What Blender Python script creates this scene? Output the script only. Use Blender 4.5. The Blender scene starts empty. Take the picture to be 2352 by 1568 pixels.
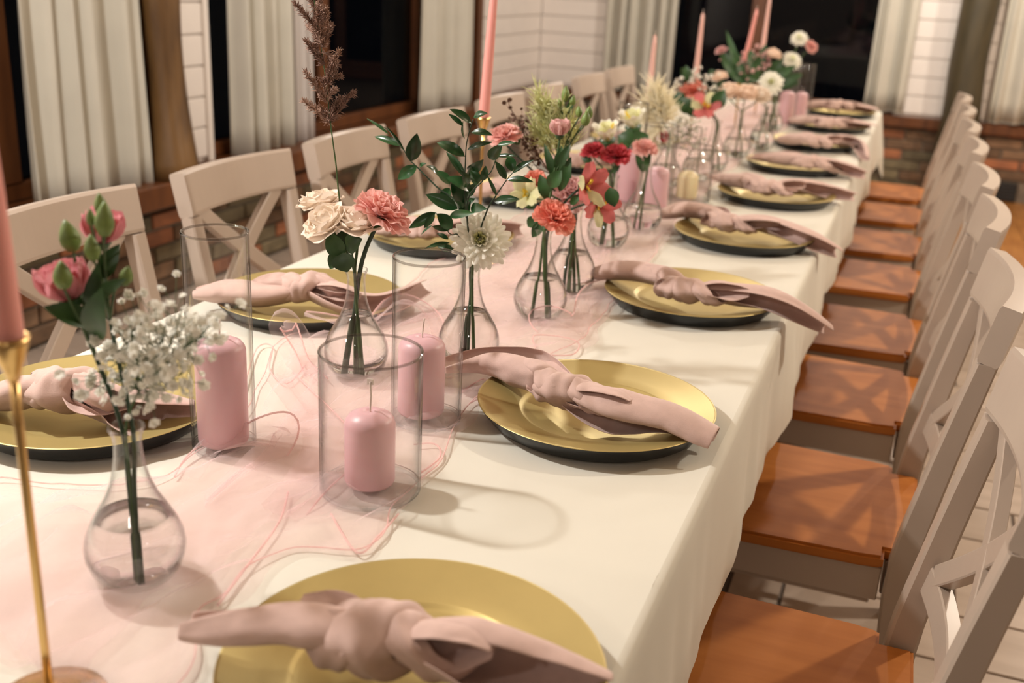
import bpy, bmesh, math, random
from math import sin, cos, pi, radians, sqrt, exp
from mathutils import Vector, Matrix, Quaternion, noise

# ------------------------------------------------------------------ camera
S = bpy.context.scene
COL = S.collection
V3 = Vector
FOC, PITCH, ROLL, YAW = 2435.33, radians(19.2376), radians(2.8614), radians(-19.9457)
CAM = V3((0.657, 0.0, 1.3354))
_F = V3((sin(YAW)*cos(PITCH), cos(YAW)*cos(PITCH), -sin(PITCH)))
_R0 = V3((cos(YAW), -sin(YAW), 0)); _U0 = _R0.cross(_F)
_R = _R0*cos(ROLL)+_U0*sin(ROLL); _U = -_R0*sin(ROLL)+_U0*cos(ROLL)
cam = bpy.data.cameras.new('camera'); camo = bpy.data.objects.new('camera', cam); COL.objects.link(camo)
camo.matrix_world = Matrix(((_R.x,_U.x,-_F.x,CAM.x),(_R.y,_U.y,-_F.y,CAM.y),(_R.z,_U.z,-_F.z,CAM.z),(0,0,0,1)))
cam.sensor_width = 36; cam.lens = FOC/2352*36; cam.clip_start = .02
cam.dof.use_dof = True; cam.dof.focus_distance = 1.42; cam.dof.aperture_fstop = 4.1
S.camera = camo
S.view_settings.view_transform = 'Standard'; S.view_settings.look = 'None'
S.view_settings.exposure = 0.70; S.view_settings.gamma = 1; S.view_settings.use_curve_mapping = False

# ------------------------------------------------------------------ night outside + the room's ceiling lamps and added front fill
W = bpy.data.worlds.new('night'); S.world = W; W.use_nodes = True
W.node_tree.nodes['Background'].inputs[0].default_value = (.010,.012,.018,1)
W.node_tree.nodes['Background'].inputs[1].default_value = .25
CY = S.cycles
CY.max_bounces = 12; CY.transparent_max_bounces = 24; CY.transmission_bounces = 10; CY.glossy_bounces = 4; CY.diffuse_bounces = 4
CY.caustics_reflective = False; CY.caustics_refractive = True; CY.blur_glossy = .5; CY.sample_clamp_indirect = 3.0
LAMPS = [  # x, y, z, watts, radius, colour : lamps under the room's ceiling, then two added fill lights
    (-1.00, 0.95, 2.10, 70, .040, (1.0,.96,.91)),
    (-0.60, 4.20, 2.30, 28, .045, (1.0,.94,.86)),
    ( 0.60, 6.60, 2.30, 46, .050, (1.0,.93,.84)),
    ( 2.00, 2.80, 2.30, 66, .050, (1.0,.89,.75)),
    ( 2.20, 5.80, 2.30, 58, .055, (1.0,.89,.75)),
    ( 1.20,-1.60, 2.30,  6, .070, (1.0,.93,.84)),  # weak fill light added behind the camera, right side
    (-0.90,-1.30, 2.30, 16, .070, (1.0,.95,.89)),  # front fill added behind the camera on the left, lifts camera-facing sides
]

def ray(px, py): return _F*FOC + _R*(px-1176) - _U*(py-784)
def atz(px, py, z=.75): d = ray(px,py); return CAM + d*((z-CAM.z)/d.z)      # photo pixel -> point at a height
def aty(px, py, y): d = ray(px,py); return CAM + d*((y-CAM.y)/d.y)          # photo pixel -> point at a distance
TZ = .75

# ------------------------------------------------------------------ mesh helpers
class MB:
    def __init__(s): s.v=[]; s.f=[]
    def add(s, v, f, m=None):
        o=len(s.v); s.v += [tuple(m@V3(p)) if m else tuple(p) for p in v]; s.f += [tuple(i+o for i in q) for q in f]; return s
    def build(s, name, mat, parent=None, origin=None, smooth=True):
        v = s.v
        if origin is not None: v=[(p[0]-origin[0],p[1]-origin[1],p[2]-origin[2]) for p in v]
        me = bpy.data.meshes.new(name); me.from_pydata(v,[],s.f); me.update()
        if smooth: me.polygons.foreach_set('use_smooth',[True]*len(me.polygons))
        return obj(name, me, mat, parent)
def obj(name, me, mat=None, parent=None, loc=None):
    if mat is not None and me is not None and not me.materials: me.materials.append(mat)
    o = bpy.data.objects.new(name, me); COL.objects.link(o)
    if parent: o.parent = parent
    if loc is not None: o.location = loc
    return o
def thing(name, label, cat, loc=(0,0,0), group=None, rz=0):
    o = obj(name, None, loc=loc); o.rotation_euler[2]=rz; o.empty_display_size=.05
    return tag(o, label, cat, group)
def tag(o, label=None, cat=None, group=None, kind=None):
    if label: o['label']=label
    if cat: o['category']=cat
    if group: o['group']=group
    if kind: o['kind']=kind
    return o
def copytree(o, parent=None):
    c=o.copy(); COL.objects.link(c)
    if parent: c.parent=parent
    for ch in o.children: copytree(ch, c)
    return c
def subs(o, lv=1):
    m=o.modifiers.new('s','SUBSURF'); m.levels=lv; m.render_levels=lv; return o
def solid(o, t, off=0):
    m=o.modifiers.new('t','SOLIDIFY'); m.thickness=t; m.offset=off; return o
def chamfer_box(sx, sy, sz, b=.003, c=(0,0,0)):
    bm=bmesh.new(); bmesh.ops.create_cube(bm,size=1)
    for v in bm.verts: v.co=V3((v.co.x*sx,v.co.y*sy,v.co.z*sz))
    if b: bmesh.ops.bevel(bm,geom=bm.edges[:],offset=b,segments=1,affect='EDGES')
    bm.verts.index_update()
    v=[(p.co.x+c[0],p.co.y+c[1],p.co.z+c[2]) for p in bm.verts]; f=[tuple(q.index for q in p.verts) for p in bm.faces]; bm.free(); return v,f
def box_between(x0,x1,y0,y1,z0,z1,b=.003):
    return chamfer_box(x1-x0,y1-y0,z1-z0,b,((x0+x1)/2,(y0+y1)/2,(z0+z1)/2))
def catmull(P, n):
    P=[V3(p) for p in P]
    if len(P)<3:
        return [P[0].lerp(P[-1],i/(n-1)) for i in range(n)]
    out=[]; m=len(P)-1
    for i in range(n):
        t=i/(n-1)*m; k=min(int(t),m-1); u=t-k
        a=P[max(k-1,0)]; b=P[k]; c=P[k+1]; d=P[min(k+2,m)]
        out.append(.5*((2*b)+(c-a)*u+(2*a-5*b+4*c-d)*u*u+(3*b-a-3*c+d)*u**3))
    return out
def lerps(vals, t):
    m=len(vals)-1; x=min(max(t,0),1)*m; k=min(int(x),m-1) if m else 0
    return vals[0] if m==0 else vals[k]+(vals[k+1]-vals[k])*(x-k)
def frames(P, up=V3((0,0,1))):
    out=[]; N=None
    for i in range(len(P)):
        t=(P[min(i+1,len(P)-1)]-P[max(i-1,0)]); t=t.normalized() if t.length>1e-9 else V3((0,0,1))
        if N is None:
            N=up-t*up.dot(t)
            if N.length<1e-3: N=V3((1,0,0))-t*t.x
        else: N=N-t*N.dot(t)
        N.normalize(); out.append((t,N.copy(),t.cross(N)))
    return out
def tube(P, r, n=8, cap=True):
    """r: number, list along the path"""
    P=[V3(p) for p in P]; fr=frames(P); v=[];f=[]
    for i,p in enumerate(P):
        ri=r if isinstance(r,(int,float)) else lerps(r,i/(len(P)-1))
        for k in range(n):
            a=2*pi*k/n; v.append(p+(fr[i][1]*cos(a)+fr[i][2]*sin(a))*ri)
    for i in range(len(P)-1):
        for k in range(n):
            f.append((i*n+k,i*n+(k+1)%n,(i+1)*n+(k+1)%n,(i+1)*n+k))
    if cap: f.append(tuple(range(n))[::-1]); f.append(tuple((len(P)-1)*n+k for k in range(n)))
    return v,f
def lathe(prof, n=48, c=(0,0,0), closed=False):
    v=[];f=[];m=len(prof)
    for r,z in prof:
        for k in range(n):
            a=2*pi*k/n; v.append((c[0]+r*cos(a),c[1]+r*sin(a),c[2]+z))
    for i in range(m if closed else m-1):
        j=(i+1)%m
        for k in range(n): f.append((i*n+k,i*n+(k+1)%n,j*n+(k+1)%n,j*n+k))
    return v,f
def grid(nu, nv, fn):
    v=[fn(i/(nu-1),j/(nv-1)) for i in range(nu) for j in range(nv)]
    f=[(i*nv+j,i*nv+j+1,(i+1)*nv+j+1,(i+1)*nv+j) for i in range(nu-1) for j in range(nv-1)]
    return v,f
def align(z, x=None):
    """matrix whose Z axis points along z"""
    z=V3(z).normalized(); x=V3(x) if x is not None else V3((1,0,0))
    x=x-z*x.dot(z)
    if x.length<1e-3: x=V3((0,1,0))-z*z.y
    x.normalize(); y=z.cross(x)
    return Matrix(((x.x,y.x,z.x,0),(x.y,y.y,z.y,0),(x.z,y.z,z.z,0),(0,0,0,1)))
def nz(x,y=0,z=0): return noise.noise(V3((x,y,z)))

# ------------------------------------------------------------------ materials
def mat(name, col, rough=.5, metal=0, spec=.5, var=0, scale=20, bump=0, bscale=60, sub=0, trans=0, sheen=0, col2=None, stretch=None, coat=0, rand=0, ior=None, alpha=None, detail=3):
    m=bpy.data.materials.new(name); m.use_nodes=True; N=m.node_tree.nodes; L=m.node_tree.links; b=N['Principled BSDF']
    b.inputs['Base Color'].default_value=(*col,1); b.inputs['Roughness'].default_value=rough; b.inputs['Metallic'].default_value=metal
    b.inputs['Specular IOR Level'].default_value=spec
    if sub: b.inputs['Subsurface Weight'].default_value=sub; b.inputs['Subsurface Radius'].default_value=(.02,.008,.006); b.inputs['Subsurface Scale'].default_value=.5
    if trans: b.inputs['Transmission Weight'].default_value=trans
    if sheen: b.inputs['Sheen Weight'].default_value=sheen; b.inputs['Sheen Roughness'].default_value=.4
    if coat: b.inputs['Coat Weight'].default_value=coat; b.inputs['Coat Roughness'].default_value=.15
    if ior: b.inputs['IOR'].default_value=ior
    tc=None
    if var or col2 or bump:
        tc=N.new('ShaderNodeTexCoord'); mp=N.new('ShaderNodeMapping'); L.new(tc.outputs['Object'],mp.inputs[0])
        if stretch: mp.inputs['Scale'].default_value=stretch
        src=mp.outputs[0]
        if rand:
            oi=N.new('ShaderNodeObjectInfo'); ad=N.new('ShaderNodeVectorMath'); ad.operation='MULTIPLY_ADD'
            ad.inputs[1].default_value=(1,1,1); L.new(src,ad.inputs[0])
            mu=N.new('ShaderNodeMath'); mu.operation='MULTIPLY'; mu.inputs[1].default_value=37; L.new(oi.outputs['Random'],mu.inputs[0]); L.new(mu.outputs[0],ad.inputs[2]); src=ad.outputs[0]
    if var or col2:
        nt=N.new('ShaderNodeTexNoise'); nt.inputs['Scale'].default_value=scale; nt.inputs['Detail'].default_value=detail; L.new(src,nt.inputs['Vector'])
        rp=N.new('ShaderNodeValToRGB'); L.new(nt.outputs[0],rp.inputs[0])
        c2=col2 or tuple(max(0,c*(1-var)) for c in col); c1=col if col2 else tuple(min(1,c*(1+var*.5)) for c in col)
        rp.color_ramp.elements[0].color=(*c2,1); rp.color_ramp.elements[1].color=(*c1,1)
        rp.color_ramp.elements[0].position=.32; rp.color_ramp.elements[1].position=.68
        L.new(rp.outputs[0],b.inputs['Base Color'])
    if rand:
        if not (var or col2): oi=N.new('ShaderNodeObjectInfo')
        hs=N.new('ShaderNodeHueSaturation'); mr=N.new('ShaderNodeMapRange'); mr.inputs[3].default_value=1-rand; mr.inputs[4].default_value=1+rand
        L.new(oi.outputs['Random'],mr.inputs[0]); L.new(mr.outputs[0],hs.inputs['Value'])
        if var or col2: L.new(rp.outputs[0],hs.inputs['Color'])
        else: hs.inputs['Color'].default_value=(*col,1)
        L.new(hs.outputs[0],b.inputs['Base Color'])
    if bump:
        n2=N.new('ShaderNodeTexNoise'); n2.inputs['Scale'].default_value=bscale; n2.inputs['Detail'].default_value=4; L.new(src,n2.inputs['Vector'])
        bp=N.new('ShaderNodeBump'); bp.inputs['Strength'].default_value=bump; bp.inputs['Distance'].default_value=.004; L.new(n2.outputs[0],bp.inputs['Height']); L.new(bp.outputs[0],b.inputs['Normal'])
    return m
def mat_translucent(name, col, fac=.4, rough=.6, transp=0, tcol=(1,1,1), var=0, scale=30):
    """thin cloth or petal: reflects and lets light through; transp = open weave"""
    m=bpy.data.materials.new(name); m.use_nodes=True; N=m.node_tree.nodes; L=m.node_tree.links; N.clear()
    o=N.new('ShaderNodeOutputMaterial'); p=N.new('ShaderNodeBsdfPrincipled'); t=N.new('ShaderNodeBsdfTranslucent'); mx=N.new('ShaderNodeMixShader')
    p.inputs['Base Color'].default_value=(*col,1); p.inputs['Roughness'].default_value=rough; p.inputs['Specular IOR Level'].default_value=.3
    t.inputs[0].default_value=(*col,1); mx.inputs[0].default_value=fac
    if var:
        tc=N.new('ShaderNodeTexCoord'); nt=N.new('ShaderNodeTexNoise'); nt.inputs['Scale'].default_value=scale; L.new(tc.outputs['Object'],nt.inputs['Vector'])
        rp=N.new('ShaderNodeValToRGB'); L.new(nt.outputs[0],rp.inputs[0]); rp.color_ramp.elements[0].color=(*[c*(1-var) for c in col],1); rp.color_ramp.elements[1].color=(*col,1)
        rp.color_ramp.elements[0].position=.3; rp.color_ramp.elements[1].position=.6
        L.new(rp.outputs[0],p.inputs['Base Color']); L.new(rp.outputs[0],t.inputs[0])
    L.new(p.outputs[0],mx.inputs[1]); L.new(t.outputs[0],mx.inputs[2]); out=mx.outputs[0]
    if transp:
        tr=N.new('ShaderNodeBsdfTransparent'); tr.inputs[0].default_value=(*tcol,1); m2=N.new('ShaderNodeMixShader')
        lw=N.new('ShaderNodeLayerWeight'); lw.inputs[0].default_value=.35
        mr=N.new('ShaderNodeMapRange'); mr.inputs[3].default_value=1-transp; mr.inputs[4].default_value=min(1,(1-transp)*4); L.new(lw.outputs['Facing'],mr.inputs[0])
        L.new(mr.outputs[0],m2.inputs[0]); L.new(tr.outputs[0],m2.inputs[1]); L.new(out,m2.inputs[2]); out=m2.outputs[0]
    L.new(out,o.inputs[0]); return m
def mat_glass(name, tint=(.996,.998,.997), edge=(.32,.34,.33), strength=1.0):
    """thin clear glass: see-through with a reflection that grows, and a body that darkens, towards grazing view"""
    m=bpy.data.materials.new(name); m.use_nodes=True; N=m.node_tree.nodes; L=m.node_tree.links; N.clear()
    o=N.new('ShaderNodeOutputMaterial'); tr=N.new('ShaderNodeBsdfTransparent'); gl=N.new('ShaderNodeBsdfGlossy'); mx=N.new('ShaderNodeMixShader')
    gl.inputs['Roughness'].default_value=.018
    lw=N.new('ShaderNodeLayerWeight'); lw.inputs[0].default_value=.5
    pw=N.new('ShaderNodeMath'); pw.operation='POWER'; pw.inputs[1].default_value=5; L.new(lw.outputs['Facing'],pw.inputs[0])
    rp=N.new('ShaderNodeMix'); rp.data_type='RGBA'; rp.inputs[6].default_value=(*tint,1); rp.inputs[7].default_value=(*edge,1); L.new(pw.outputs[0],rp.inputs[0]); L.new(rp.outputs[2],tr.inputs[0])
    ml=N.new('ShaderNodeMath'); ml.operation='MULTIPLY_ADD'; ml.inputs[1].default_value=.85*strength; ml.inputs[2].default_value=.022*strength; ml.use_clamp=True; L.new(pw.outputs[0],ml.inputs[0])
    L.new(ml.outputs[0],mx.inputs[0]); L.new(tr.outputs[0],mx.inputs[1]); L.new(gl.outputs[0],mx.inputs[2]); L.new(mx.outputs[0],o.inputs[0]); return m
def mat_emit(name, col, s):
    m=bpy.data.materials.new(name); m.use_nodes=True; N=m.node_tree.nodes; L=m.node_tree.links; b=N['Principled BSDF']
    b.inputs['Base Color'].default_value=(*col,1); b.inputs['Emission Color'].default_value=(*col,1); b.inputs['Emission Strength'].default_value=s; return m

M=dict(
 cloth=mat('cream_tablecloth',(.71,.69,.605),.75,spec=.2,var=.04,scale=3,bump=.10,bscale=9,sheen=.1),
 plate=mat('gold_plate',(.58,.46,.185),.42,metal=.62,spec=.5,var=.05,scale=14),
 plate_under=mat('black_plate_back',(.012,.014,.015),.35),
 napkin=mat('dusty_pink_napkin',(.64,.46,.41),.85,spec=.15,var=.05,scale=90,bump=.12,bscale=700,sheen=.25),
 organza=mat_translucent('pink_organza',(.94,.78,.785),.5,.45,transp=.90,tcol=(1,.98,.98)),
 organza_edge=mat_translucent('pink_organza_hem',(.95,.68,.66),.3,.5,transp=.55,tcol=(1,.96,.96)),
 glass=mat_glass('clear_glass'),
 water=mat('water',(1,1,1),.0,trans=1,ior=1.33,spec=.5),
 wax=mat('pink_wax',(.74,.46,.50),.38,sub=.25,spec=.45),
 wax_cream=mat('cream_wax',(.80,.68,.42),.38,sub=.25),
 taper=mat('coral_pink_wax',(.80,.36,.32),.35,sub=.25,spec=.45),
 taper_pale=mat('pale_pink_wax',(.80,.50,.44),.35,sub=.25),
 wick=mat('wick',(.72,.62,.55),.8),
 steel=mat('wick_clip',(.6,.58,.55),.3,metal=1),
 gold=mat('gold_metal',(.72,.48,.20),.25,metal=1),
 chair=mat('greige_paint',(.50,.41,.34),.32,var=.05,scale=6,spec=.4),
 seat=mat('orange_wood',(.52,.19,.042),.55,col2=(.42,.14,.026),scale=4,stretch=(1.2,7,1.2),spec=.2,coat=.0,rand=.08),
 white=mat('white_boards',(.87,.81,.76),.55,var=.03,scale=8),
 log=mat('log',(.20,.105,.035),.38,col2=(.085,.042,.015),scale=5,stretch=(3,3,.6),coat=.3,bump=.3,bscale=8),
 log2=mat('olive_log',(.085,.065,.032),.5,col2=(.05,.04,.02),scale=5,stretch=(3,3,.6),bump=.3,bscale=8),
 frame=mat('mahogany',(.155,.054,.017),.38,col2=(.095,.032,.011),scale=6,stretch=(4,4,.6),spec=.5),
 pane=mat_glass('window_glass',(.5,.5,.5),(.15,.15,.15),1.0),
 curtain=mat_translucent('cream_curtain',(.78,.75,.66),.30,.8,var=.06,scale=5),
 curtain_grey=mat_translucent('grey_sheer_curtain',(.76,.71,.68),.35,.8),
 brick1=mat('brick_brown',(.25,.145,.08),.8,col2=(.14,.085,.05),scale=14,bump=.5,bscale=40,rand=.35),
 brick2=mat('brick_orange',(.40,.15,.065),.8,col2=(.25,.10,.05),scale=14,bump=.5,bscale=40,rand=.25),
 brick3=mat('brick_olive',(.22,.175,.10),.8,col2=(.14,.11,.065),scale=14,bump=.5,bscale=40,rand=.3),
 mortar=mat('mortar',(.20,.16,.12),.9,var=.2,scale=30),
 tile=mat('beige_floor_tile',(.50,.41,.34),.36,col2=(.42,.335,.27),scale=4,stretch=(1,5,1),rand=.07,spec=.4),
 grout=mat('grout',(.16,.13,.11),.9),
 parquet=mat('parquet',(.48,.215,.055),.35,col2=(.33,.13,.03),scale=5,stretch=(8,1,1),rand=.10,coat=.2),
 plaster=mat('plaster',(.42,.35,.28),.8,var=.03,scale=3),
 ceiling=mat('ceiling_boards',(.33,.24,.16),.7,var=.08,scale=4),
 table=mat('table_wood',(.25,.12,.05),.5,var=.2,scale=6),
 vent=mat('vent_black',(.012,.010,.010),.5),
 stem=mat('green_stem',(.055,.105,.030),.5,var=.2,scale=60),
 stem2=mat('dark_stem',(.025,.055,.028),.5,var=.2,scale=60),
 leaf=mat('glossy_leaf',(.018,.075,.022),.24,var=.25,scale=40,spec=.6,rand=.25),
 leaf2=mat('matte_leaf',(.028,.085,.020),.45,var=.3,scale=50,rand=.2),
 bud=mat('green_bud',(.17,.25,.06),.5,var=.3,scale=80),
 rose=mat_translucent('cream_rose_petal',(.97,.87,.76),.35,.5,var=.05,scale=25),
 peach=mat_translucent('peach_petal',(.96,.80,.67),.35,.5),
 carn=mat_translucent('salmon_petal',(.95,.58,.53),.40,.55,var=.12,scale=60),
 coral=mat_translucent('coral_petal',(.94,.40,.31),.40,.55,var=.12,scale=60),
 red=mat_translucent('crimson_petal',(.66,.09,.11),.30,.55,var=.25,scale=60),
 dahl=mat_translucent('ivory_petal',(.96,.95,.86),.35,.5),
 dahl_c=mat_translucent('greenish_ivory_petal',(.84,.85,.52),.35,.5),
 eust=mat_translucent('pink_eustoma_petal',(.82,.36,.40),.35,.5,var=.12,scale=40),
 blush=mat_translucent('blush_petal',(.84,.55,.53),.35,.5),
 yellow=mat_translucent('yellow_petal',(.88,.66,.10),.3,.5),
 lime=mat_translucent('lime_petal',(.82,.83,.50),.45,.5,var=.2,scale=50),
 alred=mat_translucent('rose_red_petal',(.80,.22,.22),.35,.5,var=.25,scale=40),
 creamf=mat_translucent('cream_plume',(.98,.94,.80),.5,.7),
 gyp=mat_translucent('white_blossom',(.95,.94,.88),.4,.6),
 brown=mat('dried_brown',(.17,.095,.065),.8,var=.3,scale=60),
 plume=mat('dry_grass_plume',(.40,.25,.18),.8,col2=(.22,.125,.10),scale=25),
 shade=mat('lamp_shade',(.75,.70,.62),.6),
 cord=mat('lamp_cord',(.02,.02,.02),.6),
)

# ------------------------------------------------------------------ lamps of the room and the added fill lights
for i,(x,y,z,w,r,c) in enumerate(LAMPS):
    l=bpy.data.lights.new('ceiling_or_fill_lamp','POINT'); l.energy=w; l.shadow_soft_size=r; l.color=c
    o=bpy.data.objects.new('ceiling_or_fill_lamp',l); COL.objects.link(o); o.location=(x,y,z)

# ------------------------------------------------------------------ room shell
WX, WY, RX, BY, CH = -2.13, 7.94, 3.6, -3.0, 2.75
SILL = .505
rnd = random.Random(4)
def struct(name, mb, m, parent=None, smooth=False):
    o = mb.build(name, m, parent, smooth=smooth)
    if not parent: o['kind']='structure'
    return o
floor = struct('floor', MB().add(*box_between(WX-.3,RX+.2,BY-.2,WY+.3,-.1,-.006,0)), M['grout'])
tile_me = bpy.data.meshes.new('tile'); _v,_f = chamfer_box(.592,.192,.012,.002); tile_me.from_pydata(_v,[],_f); tile_me.materials.append(M['tile'])
def tiles(x0,x1,y0,y1,ph):
    ny=int((y1-y0)/.2)
    for j in range(ny):
        y=y0+.1+.2*j; off=((j*.37+ph)%1)*.6
        x=x0-off
        while x<x1:
            a=max(x,x0); b=min(x+.6,x1)
            if b-a>.05:
                t=obj('tile',tile_me,None,floor,((a+b)/2,y,-.006+rnd.uniform(-.0006,.0006))); t.scale.x=(b-a-.008)/.592
            x+=.6
tiles(.42,2.52,.12,5.72,.1)
tiles(WX+.01,-.42,.12,5.92,.6)
plank_me = bpy.data.meshes.new('plank'); _v,_f=chamfer_box(.138,1.10,.012,.0015); plank_me.from_pydata(_v,[],_f); plank_me.materials.append(M['parquet'])
for i in range(14):
    for k in range(2):
        obj('plank',plank_me,None,floor,(.72+.14*i,5.73+.55+1.105*k-(.0 if i%2 else 0),-.002))
ceil = struct('ceiling', MB().add(*box_between(WX-.3,RX+.2,BY-.2,WY+.3,CH,CH+.1,0)), M['ceiling'])
wl=MB()
for y0,y1 in ((BY-.2,1.45),(3.40,3.785),(6.58,WY)): wl.add(*box_between(WX-.22,WX,y0,y1,SILL,2.3,0))
wl.add(*box_between(WX-.22,WX,BY-.2,WY+.2,2.3,CH,0)); wall_left=struct('wall_left',wl,M['white'])
wbl=struct('wall_base',MB().add(*box_between(WX-.22,WX-.004,BY-.2,WY+.2,-.01,SILL,0)),M['mortar'],wall_left)
wf=MB()
for x0,x1 in ((WX-.2,-1.52),(.50,1.10),(2.9,RX+.2)): wf.add(*box_between(x0,x1,WY,WY+.22,SILL,2.3,0))
wf.add(*box_between(WX-.2,RX+.2,WY,WY+.22,2.3,CH,0)); wall_far=struct('wall_far',wf,M['white'])
struct('wall_base',MB().add(*box_between(WX-.2,RX+.2,WY+.004,WY+.22,-.01,SILL,0)),M['mortar'],wall_far)
struct('wall_right', MB().add(*box_between(RX,RX+.2,BY-.2,WY+.3,-.01,CH,0)), M['plaster'])
struct('wall_back', MB().add(*box_between(WX-.2,RX+.2,BY-.2,BY,-.01,CH,0)), M['plaster'])
# white boards on the piers
def boards_left(y0,y1):
    me=bpy.data.meshes.new('board'); v,f=chamfer_box(.018,y1-y0,.119,.004); me.from_pydata(v,[],f); me.materials.append(M['white'])
    for k in range(14): obj('board',me,None,wall_left,(WX+.009,(y0+y1)/2,SILL+.09+.125*k))
boards_left(3.405,3.752); boards_left(6.64,7.92)
def boards_far(x0,x1):
    me=bpy.data.meshes.new('board'); v,f=chamfer_box(x1-x0,.018,.119,.004); me.from_pydata(v,[],f); me.materials.append(M['white'])
    for k in range(14): obj('board',me,None,wall_far,((x0+x1)/2,WY-.009,SILL+.09+.125*k))
boards_far(WX+.02,-1.53); boards_far(.51,1.09)
struct('corner_trim',MB().add(*box_between(WX,WX+.026,3.752,3.79,SILL,2.3,.004)),M['white'],wall_left)
# bricks under the sills
bm_=[]
for k,n in enumerate(('brick1','brick2','brick3')):
    me=bpy.data.meshes.new('brick'); v,f=chamfer_box(.24,.02,.060,.005); me.from_pydata(v,[],f); me.materials.append(M[n]); bm_.append(me)
def pick(): return bm_[rnd.choices((0,1,2),(5,2,4))[0]]
for c in range(7):
    for i in range(21):
        y=2.0+.252*i+(.126 if c%2 else 0)
        o=obj('brick',pick(),None,wall_left,(WX+rnd.uniform(-.001,.004),y,.038+.0705*c)); o.rotation_euler[2]=pi/2
    for i in range(8):
        x=.10+.252*i+(.126 if c%2 else 0)
        if c<2 and 1.0<x<1.5: continue
        obj('brick',pick(),None,wall_far,(x,WY+rnd.uniform(-.004,.001),.038+.0705*c))
# sills
tag(MB().add(*box_between(WX-.02,WX+.19,1.3,WY,SILL-.08,SILL+.012,.006)).build('trim_1',M['frame'],smooth=False),kind='structure')
tag(MB().add(*box_between(WX,RX,WY-.06,WY+.02,SILL-.06,SILL+.012,.006)).build('trim_2',M['frame'],smooth=False),kind='structure')
def window(name, axis, a0, a1, mull, z0=SILL+.012, z1=2.3):
    """axis 'y': in the left wall, axis 'x': in the far wall"""
    def bx(u0,u1,d0,d1,z0,z1,b=.004):
        return box_between(WX-d1,WX-d0,u0,u1,z0,z1,b) if axis=='y' else box_between(u0,u1,WY+d0,WY+d1,z0,z1,b)
    w=MB()
    w.add(*bx(a0,a0+.06,.02,.10,z0,z1)).add(*bx(a1-.06,a1,.02,.10,z0,z1)).add(*bx(a0+.06,a1-.06,.02,.10,z0,z0+.06)).add(*bx(a0+.06,a1-.06,.02,.10,z1-.06,z1))
    o=struct(name,w,M['frame'])
    for m in mull: MB().add(*bx(m-.05,m+.05,.015,.095,z0+.06,z1-.06)).build('mullion',M['frame'],o,smooth=False)
    e=[a0+.06]+list(mull)+[a1-.06]
    for i in range(len(e)-1): MB().add(*bx(e[i]+(.05 if i else 0),e[i+1]-(.05 if i<len(e)-2 else 0),.05,.058,z0+.06,z1-.06,0)).build('pane',M['pane'],o,smooth=False)
window('window_1','y',1.45,3.40,[2.72]); window('window_2','y',3.785,6.58,[4.77,5.88]); window('window_3','x',-1.52,.50,[-.50]); window('window_4','x',1.10,2.9,[2.0])

def curtain(label, axis, a0, a1, zb, folds, amp, m, off=.07, seed=0, flare=.12, ztop=2.35, group='curtains'):
    r=random.Random(seed); ph=[r.uniform(0,6.28) for _ in range(4)]; n=folds*10
    c=(a0+a1)/2
    base=(WX+off,c,0) if axis=='y' else (c,WY-off,0)
    def fn(t,u):
        s=u; z=zb+(ztop-zb)*t+.006*sin(s*folds*2+ph[3])*(1-t)
        w=(a1-a0)*(1+flare*(1-t)*.5)
        a=(s-.5)*w+.012*sin(s*folds*2*pi*.5+ph[0]*2+t)
        w2=s+.09*nz(s*4,seed*3.1)+.03*nz(t*1.5,s*3,seed)
        d=amp*(sin(w2*folds*2*pi+ph[0]+1.2*sin(3*s*pi+ph[1]))+.45*sin(w2*folds*pi*.73+ph[2]+t*.8))*(.6+.6*(1-t))*(.6+.7*abs(nz(s*5,seed*1.7,4)+.3))
        return (d,a,z) if axis=='y' else (a,-d,z)
    mb=MB().add(*grid(14,n,fn)); o=mb.build('curtain',m); o.location=base; solid(o,.0012)
    tag(o,label,'curtain',group)
    hb=MB(); P=[V3(fn(0,k/(n-1)))+V3((0,0,.004)) for k in range(n)]
    hb.add(*tube(P,.003,5)); hb.build('hem',m,o)
    return o
curtain('long cream curtain hanging left of the brown log post','y',2.69,3.22,.475,5,.032,M['curtain'],off=.12,seed=3,flare=.25)
curtain('cream curtain with pale edge right of the white board pier','y',3.90,4.33,.50,4,.035,M['curtain'],off=.06,seed=5,flare=.1)
curtain('narrow pale grey sheer curtain beside the window mullion','y',4.37,4.53,.475,2,.02,M['curtain_grey'],off=.05,seed=8,flare=.05)
curtain('cream curtain hanging beside the thin dark corner post','y',5.72,6.46,.50,5,.035,M['curtain'],off=.06,seed=11,flare=.06)
curtain('cream curtain on the far wall left of the black window','x',-1.58,-1.07,.53,5,.035,M['curtain'],off=.06,seed=13,flare=.02)
curtain('cream curtain on the far wall right of the black window','x',.30,.56,.54,4,.03,M['curtain'],off=.06,seed=17,flare=.02)
curtain('cream curtain right of the olive log post','x',1.10,1.75,.53,6,.035,M['curtain'],off=.06,seed=19,flare=.02)
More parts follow.
